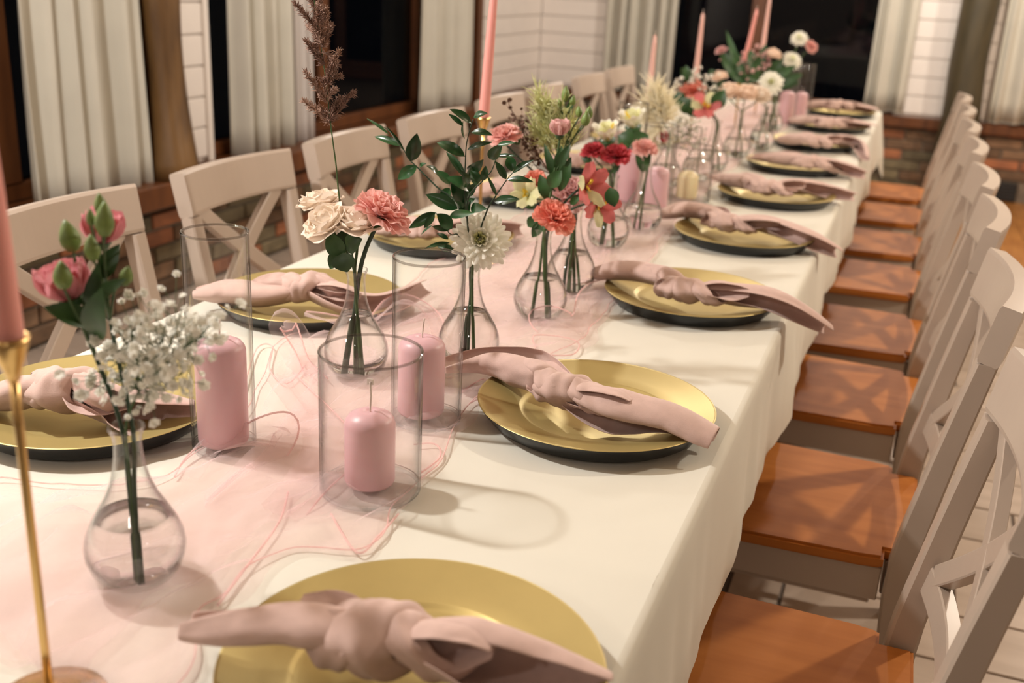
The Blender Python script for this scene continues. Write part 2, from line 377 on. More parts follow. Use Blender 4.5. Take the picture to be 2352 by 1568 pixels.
def log_post(label, x, y, prof, m, seed, zb=0):
    r=random.Random(seed); n=20; v=[];f=[]
    zs=[zb+i*(CH-zb)/36 for i in range(37)]
    for z in zs:
        rr=prof(z)
        cx=.02*nz(z*1.3+seed,1.1); cy=.02*nz(z*1.1+seed,7.7)
        for k in range(n):
            a=2*pi*k/n; q=rr*(1+.10*nz(cos(a)*1.3,sin(a)*1.3+seed,z*2.2))
            v.append((cx+q*cos(a),cy+q*sin(a),z-zb))
    for i in range(36):
        for k in range(n): f.append((i*n+k,i*n+(k+1)%n,(i+1)*n+(k+1)%n,(i+1)*n+k))
    f.append(tuple(range(n))[::-1]); f.append(tuple(36*n+k for k in range(n)))
    o=MB().add(v,f).build('log_post',m); o.location=(x,y,zb); tag(o,label,'post')
    kb=MB()
    return o
log_post('knobbly varnished brown log post beside the white board pier',WX+.115,3.375,lambda z:.082+.032*exp(-((z-.45)/.22)**2)-.010*exp(-((z-1.0)/.3)**2),M['log'],2,SILL+.013)
log_post('dark olive log post against the far wall',.93,WY-.16,lambda z:.115+.012*exp(-((z-.3)/.4)**2),M['log2'],6)
dp=MB().add(*chamfer_box(.05,.07,1.8,.006,(0,0,.9))).build('dark_post',M['frame'],smooth=False); dp.location=(WX+.05,6.60,SILL+.012); tag(dp,'thin dark brown wooden post next to the corner boards','post')
vb=MB().add(*box_between(-.105,.105,-.012,.012,-.062,.062,.003)).build('wall_vent',M['vent'],smooth=False); vb.location=(1.27,WY-.016,.072); tag(vb,'small black vent at the foot of the brick wall','vent')
for k in range(5): MB().add(*box_between(-.095,.095,-.016,-.010,-.05+.022*k,-.042+.022*k,.001)).build('slat',M['cord'],vb,smooth=False)

# ------------------------------------------------------------------ table and tablecloth
Y0,Y1,HX=.30,5.78,.482
tb=thing('dining_table','long dining table hidden under the cream tablecloth','table',(0,(Y0+Y1)/2,0))
ly=(Y1-Y0)/2
MB().add(*box_between(-HX+.008,HX-.008,-ly+.008,ly-.008,.715,.742,.004)).build('tabletop',M['table'],tb,smooth=False)
for sx in (-1,1):
    for yy in (-ly+.12,-ly/3,ly/3,ly-.12): MB().add(*box_between(sx*(HX-.27)-.03,sx*(HX-.27)+.03,yy-.03,yy+.03,0,.715,.004)).build('leg',M['table'],tb,smooth=False)
    MB().add(*box_between(sx*(HX-.27)-.012,sx*(HX-.27)+.012,-ly+.16,ly-.16,.63,.71,.003)).build('apron',M['table'],tb,smooth=False)
def top_z(x,y):
    z=TZ+.0016*nz(x*3.1,y*2.3,1.7)+.0008*nz(x*9,y*7,4)
    # pressed fold lines of the cloth
    for fx in (-.30,.16): z+=.0012*exp(-((x-fx+.01*nz(y*1.5,fx))/.006)**2)
    for fy in (.95,1.72,2.5,3.3,4.1,4.9): z+=.0012*exp(-((y-fy+.01*nz(x*2,fy))/.006)**2)
    return z
def cloth():
    mb=MB(); nx,ny=60,330
    def fn(u,v):
        x=-HX+2*HX*u; y=Y0+(Y1-Y0)*v; return (x,y,top_z(x,y))
    mb.add(*grid(nx,ny,fn))
    # hanging drop all round
    per=[]
    rc=.018
    def seg(a,b,n,nrm):
        for i in range(n): per.append((a[0]+(b[0]-a[0])*i/n,a[1]+(b[1]-a[1])*i/n,nrm[0],nrm[1]))
    def corner(cx,cy,a0):
        for i in range(14):
            a=a0+pi/2*i/14; per.append((cx+rc*cos(a),cy+rc*sin(a),cos(a),sin(a)))
    seg((HX,Y0+rc),(HX,Y1-rc),560,(1,0)); corner(HX-rc,Y1-rc,0); seg((HX-rc,Y1),(-HX+rc,Y1),90,(0,1)); corner(-HX+rc,Y1-rc,pi/2)
    seg((-HX,Y1-rc),(-HX,Y0+rc),560,(-1,0)); corner(-HX+rc,Y0+rc,pi); seg((-HX+rc,Y0),(HX-rc,Y0),90,(0,-1)); corner(HX-rc,Y0+rc,1.5*pi)
    n=len(per); K=14; v=[];f=[]
    cs=[(sx*(HX-rc),yy) for sx in (-1,1) for yy in (Y0+rc,Y1-rc)]
    for i,(x,y,a,b) in enumerate(per):
        s=x+y if a*a<b*b else y
        dc=min(sqrt((x-c[0])**2+(y-c[1])**2) for c in cs)
        cor=exp(-(dc/.09)**2)
        drop=.235+.022*nz(s*.9,a*3,b*3)+.012*nz(s*3.7,a)+.10*cor
        wav=.60*nz(s*2.2,a*5,b*5+2)+.50*nz(s*5.2,a*5+9,b*5)+.16*nz(s*15,a*3+4,b*3)
        for k in range(K):
            t=k/(K-1)
            if k<4:
                th=pi/2*k/3; out=.012*sin(th); dz=-.012*(1-cos(th))
            else:
                tt=(k-3)/(K-4); out=.012+tt*.012+(.026*wav)*min(1,tt*1.6)+.03*cor*tt; dz=-.012-(drop-.012)*tt
            v.append((x+a*out,y+b*out,top_z(x,y)*(1 if k==0 else 1)+dz))
    for i in range(n):
        j=(i+1)%n
        for k in range(K-1): f.append((i*K+k,i*K+k+1,j*K+k+1,j*K+k))
    mb.add(v,f)
    o=mb.build('tablecloth',M['cloth']); return tag(o,'cream cloth with soft folds draped over the long table','tablecloth')
cloth()

# ------------------------------------------------------------------ chairs
def make_chair():
    t=thing('dining_chair','','chair')
    m=M['chair']
    def slab(P, hw, hz_, name, n=18, parent=t):
        """bar following P; hw half thickness (local x), hz_ half height"""
        P=catmull(P,n); fr=frames(P,V3((.21,0,1))); v=[];f=[]
        for i,p in enumerate(P):
            tt,N,B=fr[i]
            for a,b in ((-1,-.86),(-.86,-1),(.86,-1),(1,-.86),(1,.86),(.86,1),(-.86,1),(-1,.86)):
                v.append(p+B*a*hw+N*b*hz_)
        for i in range(n-1):
            for k in range(8): f.append((i*8+k,i*8+(k+1)%8,(i+1)*8+(k+1)%8,(i+1)*8+k))
        f.append(tuple(range(8))[::-1]); f.append(tuple((n-1)*8+k for k in range(8)))
        return MB().add(v,f).build(name,m,parent,smooth=False)
    bx=lambda z: .205-.0*(z)+ (.085*((z-.40)/.5)**1.3 if z>.40 else .03*((.40-z)/.4)**1.2)   # back plane x at height z
    bow=lambda y: .026*(1-(y/.20)**2)
    # top rail: tall curved board capping the posts
    slab([(bx(.86)+bow(y)-.002,y,.858) for y in (-.202,-.135,-.07,0,.07,.135,.202)],.0165,.047,'top_rail')
    slab([(bx(.56)+bow(y)*.9,y,.565) for y in (-.168,-.09,0,.09,.168)],.010,.022,'lower_rail')
    for s in (-1,1):
        def bar(z0,z1): return [(bx(z)+bow(yy)*.85,yy,z) for z,yy in [(z0+(z1-z0)*q,s*(-.150+.300*q)) for q in (0,.25,.5,.75,1)]]
        slab(bar(.58,.82),.009,.017,'cross_slat')
    for s in (-1,1):
        P=[(bx(z),s*yy,z) for z,yy in ((0,.175),(.2,.178),(.42,.180),(.6,.181),(.812,.184))]
        P=catmull(P,16); v=[];f=[]
        for i,p in enumerate(P):
            q=i/15; w=.0175; d=lerps([.016,.021,.022,.019,.0155],q)
            for a,b in ((-1,-.8),(-.8,-1),(.8,-1),(1,-.8),(1,.8),(.8,1),(-.8,1),(-1,.8)): v.append((p.x+a*d,p.y+b*w,p.z))
        for i in range(15):
            for k in range(8): f.append((i*8+k,i*8+(k+1)%8,(i+1)*8+(k+1)%8,(i+1)*8+k))
        f.append(tuple(range(8))[::-1]); f.append(tuple(15*8+k for k in range(8)))
        MB().add(v,f).build('back_post',m,t,smooth=False)
        MB().add(*chamfer_box(.036,.036,.425,.004,(-.165,s*.175,.2125))).build('front_leg',m,t,smooth=False)
        MB().add(*chamfer_box(.325,.018,.062,.002,(.015,s*.178,.402))).build('apron',m,t,smooth=False)
        MB().add(*chamfer_box(.325,.018,.028,.002,(.015,s*.178,.17))).build('stretcher',m,t,smooth=False)
    MB().add(*chamfer_box(.018,.31,.062,.002,(-.165,0,.402))).build('apron',m,t,smooth=False)
    MB().add(*chamfer_box(.018,.32,.062,.002,(.190,0,.402))).build('apron',m,t,smooth=False)
    # wooden seat, wider in front, notched for the posts, softly dished
    out=[(-.205,-.19),(-.205,.19),(-.185,.208),(.14,.196),(.178,.190),(.178,.158),(.225,.158),(.225,-.158),(.178,-.158),(.178,-.190),(.14,-.196),(-.185,-.208)]
    bm=bmesh.new(); vs=[bm.verts.new((x,y,.433)) for x,y in out]; fc=bm.faces.new(vs)
    r=bmesh.ops.extrude_face_region(bm,geom=[fc]); 
    for g in r['geom']:
        if isinstance(g,bmesh.types.BMVert): g.co.z=.456
    bmesh.ops.recalc_face_normals(bm,faces=bm.faces[:]); bmesh.ops.bevel(bm,geom=[e for e in bm.edges if abs(e.verts[0].co.z-e.verts[1].co.z)<1e-6],offset=.005,segments=2,affect='EDGES')
    me=bpy.data.meshes.new('seat'); bm.to_mesh(me); bm.free(); obj('seat',me,M['seat'],t)
    return t
chair0=make_chair(); used=[False]
def place_chair(x,y,rz,label,group):
    c=chair0 if not used[0] else copytree(chair0); used[0]=True
    c.location=(x,y,0); c.rotation_euler[2]=rz; c['label']=label; c['group']=group
ORD=['first','second','third','fourth','fifth','sixth','seventh','eighth','ninth','tenth']
RC=[(.552,1.245,1),(.545,1.85,0),(.548,2.44,-1),(.550,2.94,1),(.548,3.54,0),(.545,4.08,1),(.548,4.66,-1),(.548,5.21,0)]
for i,(x,y,a) in enumerate(RC): place_chair(x,y,radians(a),f'{ORD[i]} beige cross-back chair from the camera along the right side of the table','chairs along the right side')
LC=[(-.475,1.478,1),(-.472,2.012,-1),(-.475,2.535,1),(-.472,3.06,-2),(-.475,3.66,0),(-.472,4.14,1),(-.475,4.75,0),(-.475,5.27,-2)]
for i,(x,y,a) in enumerate(LC): place_chair(x,y,pi+radians(a),f'{ORD[i]} beige cross-back chair from the camera along the left side of the table','chairs along the left side')

# ------------------------------------------------------------------ charger plates
def make_plate():
    t=thing('charger_plate','','plate')
    top=[(0,.0075),(.085,.0078),(.098,.0085),(.104,.0105),(.1065,.0128),(.109,.0136),(.125,.0172),(.150,.0226),(.162,.0262),(.1645,.0268),(.1652,.0260)]
    bot=[(.1652,.0260),(.1646,.0248),(.160,.0180),(.153,.0095),(.147,.0030),(.142,.0004),(.130,.0004),(.126,.0012),(.05,.0030),(0,.0034)]
    MB().add(*lathe(top,96)).build('dish',M['plate'],t); MB().add(*lathe(bot,96)).build('underside',M['plate_under'],t)
    return t
plate0=make_plate(); pu=[False]
def place_plate(x,y,label,group,rz=0):
    c=plate0 if not pu[0] else copytree(plate0); pu[0]=True
    c.location=(x,y,TZ+.0015); c.rotation_euler[2]=rz; c['label']=label; c['group']=group
PR=[(.331,.693),(.305,1.325),(.310,1.942),(.318,2.518),(.317,3.084),(.305,3.671),(.31,4.26),(.31,4.85),(.31,5.44)]
PL=[(-.300,1.030),(-.300,1.572),(-.297,2.124),(-.30,2.70),(-.30,3.28),(-.30,3.86)]
for i,(x,y) in enumerate(PR): place_plate(x,y,f'{ORD[i]} round gold charger plate from the camera along the right table edge','plates along the right side',i*.7)
for i,(x,y) in enumerate(PL): place_plate(x,y,f'{ORD[i]} round gold charger plate from the camera along the left table edge','plates along the left side',i*.9)

# ------------------------------------------------------------------ knotted napkins
def napkin(label, group, A, K, B, seed=0, wa=.030, wb=.030, roll=0, za=None, zb=None, ta=None, tb_=None, kr=.023, flat=.55, opena=.9, openb=.9):
    """A, B tail tips, K knot centre (world points); each tail is a rolled sheet of cloth, opening towards its tip"""
    r=random.Random(seed); A,K,B=V3(A),V3(K),V3(B)
    t=thing('knotted_napkin',label,'napkin',(K.x,K.y,TZ+.0015),group); org=t.location
    def tail(T, w, mid, opn, sgn, name):
        d=(T-K); L=d.length
        P=[K-d.normalized()*.005]+[V3(q) for q in mid]+[T]; P=catmull(P,30)
        fr=frames(P); nu=26; ph=r.uniform(0,6.28); tw=r.uniform(.4,1.1)*sgn
        v=[];f=[]
        for i,p in enumerate(P):
            s=i/29; tt,N,Bn=fr[i]
            ww=w*(.50+.62*min(1,s*2.6))*(1-.30*max(0,s-.75)/.25)*(1+.10*sin(s*7+ph))
            hh=ww*(flat+.25*(1-s))*(1-.35*max(0,s-.6))
            span=(5.6-opn*2.3*s**1.5)
            for k in range(nu):
                u=k/(nu-1); a=pi*.95+(u-.5)*span+tw*s+roll+ph*.2
                rad=1-.30*(1-u)*(1-.55*s)-.06*sin(u*9+s*5+ph)
                pl=.13*sin(u*14+ph+s*2.5)*(1-s*.6)+.07*nz(u*4,s*5,seed)+.05*nz(u*9,s*9,seed+5)
                x=cos(a)*ww*(rad+pl); y=sin(a)*hh*(rad+pl)
                v.append(p+Bn*x+N*(y+.0))
        for i in range(29):
            for k in range(nu-1): f.append((i*nu+k,i*nu+k+1,(i+1)*nu+k+1,(i+1)*nu+k))
        o=MB().add(v,f).build(name,M['napkin'],t,org); solid(o,.0016); subs(o,1)
        return o
    def autom(T, m):
        if m: return m
        return [K.lerp(T,.33)+V3((0,0,.008)), K.lerp(T,.68)+V3((0,0,.004))]
    tail(A,wa,autom(A,ta),opena,1,'tail'); tail(B,wb,autom(B,tb_),openb,-1,'tail')
    sd=(B-A).cross(V3((0,0,1))).normalized()
    for T,m_,w,q in ((B,tb_,wb,-1),(A,ta,wa,1)):
        mm=autom(T,m_); e=K.lerp(V3(mm[0]),.9).lerp(V3(mm[1]),.45)
        tail(e-sd*q*.020+V3((0,0,.012)),w*.72,[K.lerp(e,.5)-sd*q*.012+V3((0,0,.012))],1.5,q,'loose_fold')
    ax=(B-A).normalized(); ax=(ax-V3((0,0,ax.z*.5))).normalized(); side=ax.cross(V3((0,0,1))).normalized(); up=side.cross(ax)
    # the knot: overlapping wraps of cloth
    for q,(off,tilt,rad,wd) in enumerate(((-.030,.45,.98,.026),(.000,-.60,1.08,.027),(.030,.75,.90,.023))):
        n=30; m=12; v=[];f=[]; ph=r.uniform(0,6.28); c=K+ax*off+V3((0,0,.002))
        for i in range(n):
            a=2*pi*i/n
            d=side*cos(a)*1.12+up*sin(a)*.88
            skew=ax*(sin(a+ph*.2+q)*tilt*kr)
            for k in range(m):
                b=k/(m-1)*2-1
                bulge=kr*rad*(1-.42*b*b)+.0020*sin(b*7+a*2+ph)+.0016*sin(a*5+ph)
                v.append(c+skew+d*bulge+ax*b*wd*(1+.12*sin(a*2+ph)))
        for i in range(n):
            j=(i+1)%n
            for k in range(m-1): f.append((i*m+k,i*m+k+1,j*m+k+1,j*m+k))
        o=MB().add(v,f).build('knot_wrap',M['napkin'],t,org); solid(o,.002); subs(o,1)
    return t
def np_px(label, group, a, k, b, za=.785, zk=.797, zb=.785, **kw):
    return napkin(label,group,atz(*a,za),atz(*k,zk),atz(*b,zb),**kw)
GR,GL='napkins along the right side','napkins along the left side'
np_px('dusty pink knotted napkin on the plate nearest the camera',GR,(425,1425),(885,1470),(1400,1590),za=.812,zk=.805,zb=.782,seed=1,wa=.026,wb=.034,kr=.032)
np_px('dusty pink knotted napkin on the second right plate beside the short wide candle glass',GR,(1020,835),(1305,900),(1640,1008),za=.790,zk=.803,zb=.776,seed=22,wa=.034,wb=.034,kr=.025,ta=[atz(1215,850,.802),atz(1120,825,.798)],tb_=[atz(1400,935,.797),atz(1530,960,.792)],openb=.5)
np_px('dusty pink knotted napkin whose long tail droops over the right table edge',GR,(1350,625),(1580,668),(1905,760),za=.792,zk=.802,zb=.742,seed=3,wa=.030,wb=.030,kr=.024,tb_=[atz(1680,672,.802),atz(1790,695,.795)],ta=[atz(1520,635,.806),atz(1430,618,.803)])
np_px('dusty pink knotted napkin on the fourth right plate',GR,(1512,490),(1672,512),(1930,582),za=.79,zk=.80,zb=.75,seed=4,tb_=[atz(1750,510,.802),atz(1850,545,.79)],ta=[atz(1630,488,.804),atz(1570,480,.800)])
np_px('dusty pink knotted napkin on the fifth right plate',GR,(1635,402),(1765,432),(1968,452),za=.79,zk=.80,zb=.775,seed=5,tb_=[atz(1830,428,.80),atz(1900,438,.79)])
np_px('dusty pink knotted napkin on the sixth right plate',GR,(1722,358),(1862,373),(1992,402),za=.79,zk=.80,zb=.765,seed=6)
np_px('dusty pink knotted napkin on the seventh right plate with a drooping tail',GR,(1790,318),(1875,324),(1985,362),za=.79,zk=.80,zb=.762,seed=7,tb_=[atz(1925,320,.80),atz(1972,332,.785)])
np_px('dusty pink knotted napkin on the eighth right plate',GR,(1818,274),(1905,282),(2010,292),za=.79,zk=.80,zb=.775,seed=8)
np_px('dusty pink knotted napkin on the farthest right plate',GR,(1842,240),(1925,243),(2012,254),za=.79,zk=.805,zb=.78,seed=9,kr=.028)
np_px('dusty pink knotted napkin on the nearest left plate behind the blossoms',GL,(-60,910),(160,898),(448,945),za=.785,zk=.803,zb=.785,seed=10,wb=.038,wa=.030,kr=.030,tb_=[atz(270,930,.788),atz(360,950,.784)])
np_px('dusty pink knotted napkin on the second left plate behind the slim glass',GL,(445,668),(705,662),(985,655),za=.795,zk=.803,zb=.800,seed=11,wa=.034,wb=.028,kr=.027,tb_=[atz(780,690,.790),atz(880,695,.785)],ta=[atz(610,675,.797),atz(520,662,.800)])
np_px('dusty pink knotted napkin on the third left plate behind the cream roses',GL,(865,525),(985,528),(1205,528),za=.79,zk=.80,zb=.785,seed=12,wb=.034)
np_px('dusty pink knotted napkin on the fourth left plate behind the green foliage',GL,(1085,438),(1180,434),(1330,425),za=.79,zk=.80,zb=.785,seed=13)
np_px('dusty pink knotted napkin on the fifth left plate behind the pink buds',GL,(1245,372),(1330,368),(1440,372),za=.79,zk=.80,zb=.785,seed=14)
np_px('dusty pink knotted napkin on the sixth left plate behind the crimson carnation',GL,(1375,318),(1440,318),(1540,318),za=.79,zk=.80,zb=.785,seed=15)

# ------------------------------------------------------------------ organza runner
def runner():
    Lp=[(-260,1330),(-60,1120),(120,1120),(300,1120),(450,1050),(560,960),(600,880),(640,790),(760,745),(900,690),(1000,610),(1090,570),(1190,500),(1290,430),(1390,375),(1480,330),(1560,290),(1640,255),(1700,236)]
    Rp=[(300,1720),(430,1560),(470,1420),(540,1370),(650,1270),(830,1270),(910,1170),(1005,1050),(1090,930),(1190,850),(1330,790),(1400,705),(1480,610),(1560,500),(1640,420),(1710,360),(1780,310),(1830,272),(1850,252)]
    L=catmull([atz(*p) for p in Lp],150); Rr=catmull([atz(*p) for p in Rp],150)
    t=thing('organza_runner','sheer pink organza runner crumpled along the middle of the table','table runner',(0,2.5,TZ+.002))
    org=t.location
    def layer(name, l0, r0, amp, seed, base, nu=44):
        def P(i,u):
            a=L[i].lerp(Rr[i],l0); b=L[i].lerp(Rr[i],r0)
            w=(b-a).length; p=a.lerp(b,u)
            s=p.y
            wob=V3((.022*nz(s*6,u*2,seed)+.012*nz(s*15,seed),.022*nz(s*5,u*3,seed+9),0))
            rid=abs(nz(p.x*16+2.2*nz(s*4,u,seed),s*5+seed,seed*.7))*.9+abs(nz(p.x*26+3*nz(s*9,2,seed),s*13,seed+3))*.5
            e=1 if .0<u<1 else .3
            z=base+amp*max(0,rid-.10)*e
            q=p+wob; q.z=TZ+.004+z
            return q
        v=[];f=[];n=150
        for i in range(n):
            for k in range(nu): v.append(P(i,k/(nu-1)))
        for i in range(n-1):
            for k in range(nu-1): f.append((i*nu+k,i*nu+k+1,(i+1)*nu+k+1,(i+1)*nu+k))
        o=MB().add(v,f).build(name,M['organza'],t,org)
        for u in ((0,1) if seed==3 else ()):
            e=[P(i,u)+V3((0,0,.0012)) for i in range(n)]
            MB().add(*tube(e,.0009,5)).build('hem',M['organza_edge'],t,org)
        return o
    layer('sheer_layer',0,1,.022,3,0)
    layer('sheer_layer',.12,.80,.034,8,.003)
    layer('sheer_layer',.30,1.04,.028,15,.002)
    # loose loops and swags of cloth with a visible hem
    def swag(P, w, seed):
        P=catmull(P,40); fr=frames(P); v=[]; nu=10
        for i,p in enumerate(P):
            for k in range(nu):
                u=k/(nu-1)-.5; s=i/39
                v.append(p+fr[i][2]*(u*w*(.6+.4*sin(s*pi)))+V3((0,0,.010*nz(s*4,u*5,seed)*(1+s))))
        f=[(i*nu+k,i*nu+k+1,(i+1)*nu+k+1,(i+1)*nu+k) for i in range(39) for k in range(nu-1)]
        MB().add(v,f).build('sheer_fold',M['organza'],t,org)
        MB().add(*tube([V3(v[i*nu]) for i in range(40)],.0013,5)).build('hem',M['organza_edge'],t,org)
    swag([atz(720,860,.752),atz(700,800,.775),atz(670,745,.806),atz(648,735,.812),atz(660,770,.79),atz(690,830,.765),atz(740,880,.755)],.045,1)
    swag([atz(700,720,.795),atz(780,735,.785),atz(860,735,.78),atz(920,690,.79),atz(990,720,.775),atz(1010,800,.76)],.04,2)
    swag([atz(430,1100,.754),atz(480,1030,.765),atz(580,990,.785),atz(650,995,.782),atz(640,1030,.765),atz(560,1080,.756),atz(470,1160,.754)],.05,3)
    swag([atz(640,860,.756),atz(730,960,.77),atz(760,1020,.765),atz(720,1100,.757),atz(640,1180,.756)],.07,4)
    swag([atz(1250,760,.756),atz(1240,730,.77),atz(1330,735,.775),atz(1350,680,.77),atz(1420,650,.76)],.04,5)
    # stray hem lines on the cloth
    for P in ([(560,890),(590,800),(625,795),(620,850),(660,880),(700,840)],[(1230,800),(1228,770),(1300,775),(1330,790),(1310,815),(1220,812)],
              [(760,1180),(820,1268),(870,1230),(915,1180)],[(960,1090),(1010,1050),(1000,1020),(950,1020)],[(500,1390),(560,1310),(640,1200),(662,1130)],[(1060,900),(1110,870),(1120,900),(1080,925)]):
        MB().add(*tube(catmull([atz(*p,.7565) for p in P],36),.0013,5)).build('hem',M['organza_edge'],t,org)
runner()

# ------------------------------------------------------------------ candles in glass cylinders
def pillar(label, c, r, h, m=None, group='pillar candles', wick_h=.022, clip=False):
    m=m or M['wax']; t=thing('pillar_candle',label,'candle',(c[0],c[1],c[2]),group)
    b=.006
    pr_=[(0,0),(r-b,0),(r-.002,.002),(r,b),(r,h-.016),(r-.0012,h-.011),(r-.005,h-.0055),(r-.012,h-.002),(r*.45,h),(r*.18,h+.0005),(.004,h-.001),(0,h-.001)]
    MB().add(*lathe(pr_,48)).build('wax_body',m,t)
    P=catmull([(0,0,h-.003),(.0008,.0004,h+wick_h*.5),(.003*(1 if not clip else .3),-.001,h+wick_h)],8)
    MB().add(*tube(P,.0011,6)).build('wick',M['wick'],t)
    if clip:
        MB().add(*chamfer_box(.0075,.0015,.0075,.0003,(.0,0,h+wick_h))).build('wick_tag',M['steel'],t,smooth=False)
    return t
def cylinder_glass(label, c, r, h, group='glass candle cylinders', th=.0024, base=.005):
    t=thing('glass_cylinder',label,'glass',(c[0],c[1],c[2]),group)
    # lower glass floor
    MB().add(*lathe([(0,0),(r-.004,0),(r-.0012,.001),(r,.004),(r,base+.002),(r-th,base+.001),(r-.006,base),(0,base)],64)).build('glass_floor',M['glass'],t)
    MB().add(*lathe([(r,base+.002),(r,h-.0012),(r-th*.25,h-.0002),(r-th*.5,h),(r-th*.75,h-.0002),(r-th,h-.0012),(r-th,base+.0015)],72)).build('glass_wall',M['glass'],t)
    n=72; P=[(cos(2*pi*k/n)*(r-.0022),sin(2*pi*k/n)*(r-.0022),.0026) for k in range(n+1)]
    MB().add(*tube(P,.0023,8,cap=False)).build('base_ring',M['glass_base'],t)
    tr=MB(); n=72; P=[(cos(2*pi*k/n)*(r-th*.5),sin(2*pi*k/n)*(r-th*.5),h) for k in range(n+1)]
    tr.add(*tube(P,th*.72,8,cap=False)).build('rim',M['glass_rim'],t)
    return t
M['glass_base']=mat_glass('glass_base',(.90,.93,.94),(.22,.30,.33),2.2)
M['glass_rim']=mat_glass('glass_rim',(.72,.71,.70),(.16,.15,.14),2.6)
M['glass_neck']=mat_glass('glass_vase',(.993,.996,.994),(.34,.38,.36),2.0)
GZ=.0062
cA=V3((-.093,1.022,TZ+.003)); cB=V3((.098,1.212,TZ+.003)); cC=V3((.127,.998,TZ+.003))
cylinder_glass('slim tall clear glass cylinder nearest the left plates',cA,.0395,.276); pillar('tall pink pillar candle in the slim left glass cylinder',cA+V3((.001,-.002,GZ)),.0312,.138,wick_h=.03)
cylinder_glass('tall clear glass cylinder behind the short wide one',cB,.0475,.228); pillar('tall pink pillar candle in the glass behind the short wide one',cB+V3((-.010,.004,GZ)),.0318,.110,wick_h=.026)
cylinder_glass('short wide clear glass cylinder in front of the other glasses',cC,.0590,.172); pillar('short pink pillar candle with a tagged wick in the wide glass',cC+V3((-.002,.002,GZ)),.0295,.092,wick_h=.036,clip=True)
def gp(px,py): 
    p=atz(px,py); return V3((p.x,p.y,TZ+.003))
d1,d2,d3=gp(1437,470),gp(1502,486),gp(1580,462)
cylinder_glass('blurred slim glass cylinder behind the crimson carnation',d1,.040,.27); pillar('tall pink pillar candle behind the crimson carnation',d1+V3((0,0,GZ)),.031,.138)
cylinder_glass('blurred clear glass cylinder behind the fourth right napkin',d2,.044,.225); pillar('pink pillar candle behind the fourth right napkin',d2+V3((0,0,GZ)),.032,.110)
cylinder_glass('blurred short wide glass cylinder left of the fifth right plate',d3,.059,.150); pillar('short cream pillar candle in the wide glass left of the fifth right plate',d3+V3((-.006,0,GZ)),.029,.075,M['wax_cream'])
e1,e2=V3((.118,4.86,TZ+.003)),V3((.150,5.12,TZ+.003))
cylinder_glass('far glass cylinder left of the seventh right napkin',e1,.044,.225); pillar('far pink pillar candle left of the seventh right napkin',e1+V3((0,0,GZ)),.031,.138)
cylinder_glass('farthest glass cylinder near the end of the table',e2,.047,.245); pillar('farthest pink pillar candle near the end of the table',e2+V3((0,0,GZ)),.031,.115)

# ------------------------------------------------------------------ taper candles in gold candlesticks
def candlestick(where, base, hc, ht, lean=(0,0), m='taper', taper=True):
    base=V3(base); t=thing('candlestick',f'slim gold candlestick {where}','candlestick',base,'gold candlesticks')
    MB().add(*lathe([(0,0),(.044,0),(.0455,.0015),(.0445,.0035),(.030,.0048),(.010,.007),(.005,.012),(0,.012)],48)).build('foot',M['gold'],t)
    MB().add(*tube(catmull([(0,0,.008),(0,0,hc*.5),(0,0,hc-.03)],6),.0036,10)).build('rod',M['gold'],t)
    MB().add(*lathe([(0,hc-.036),(.005,hc-.034),(.0065,hc-.026),(.010,hc-.018),(.0135,hc-.006),(.0145,hc),(.0125,hc),(.0115,hc-.010),(0,hc-.012)],32)).build('cup',M['gold'],t)
    c=thing('taper_candle',f'tall pink taper candle {where}','candle',base+V3((0,0,hc-.0119)),'taper candles')
    v,f=tube(catmull([(0,0,0),(lean[0]*.5,lean[1]*.5,ht*.5),(lean[0],lean[1],ht)],14),[.0112,.0110,.0105,.0098,.0088,.0076,.0064],20)
    MB().add(v,f).build('wax_body',M[m],c)
    MB().add(*lathe([(.0064,0),(.005,.008),(.0025,.013),(0,.0145)],16,(lean[0],lean[1],ht))).build('tip',M[m],c)
    MB().add(*tube([(lean[0],lean[1],ht+.013),(lean[0]+.001,lean[1],ht+.026)],.0008,5)).build('wick',M['wick'],c)
tb1=atz(118,1622); candlestick('in the left foreground',(tb1.x,tb1.y,TZ+.003),.318,.245,(-.010,0.004))
p2=atz(1098,600); candlestick('behind the green foliage',(p2.x,p2.y,TZ+.003),.300,.27,(.012,.004))
for px,py,top,hc,lean,w,mt in ((1493,3.35,75,.20,(.004,0),'rising above the cream plumes','taper_pale'),(1597,3.95,25,.22,(.004,0),'rising above the white blossoms','taper_pale'),(1700,4.55,15,.20,(.035,.0),'leaning slightly above the far flowers','taper'),(1743,5.05,-10,.25,(.006,0),'in front of the far window mullion','taper_pale')):
    yy=py; q=aty(px,180,yy); tp=aty(px,top,yy); b=V3((q.x,yy,TZ+.003)); candlestick(w,b,hc,max(.2,tp.z-TZ-hc-.01),lean,mt)

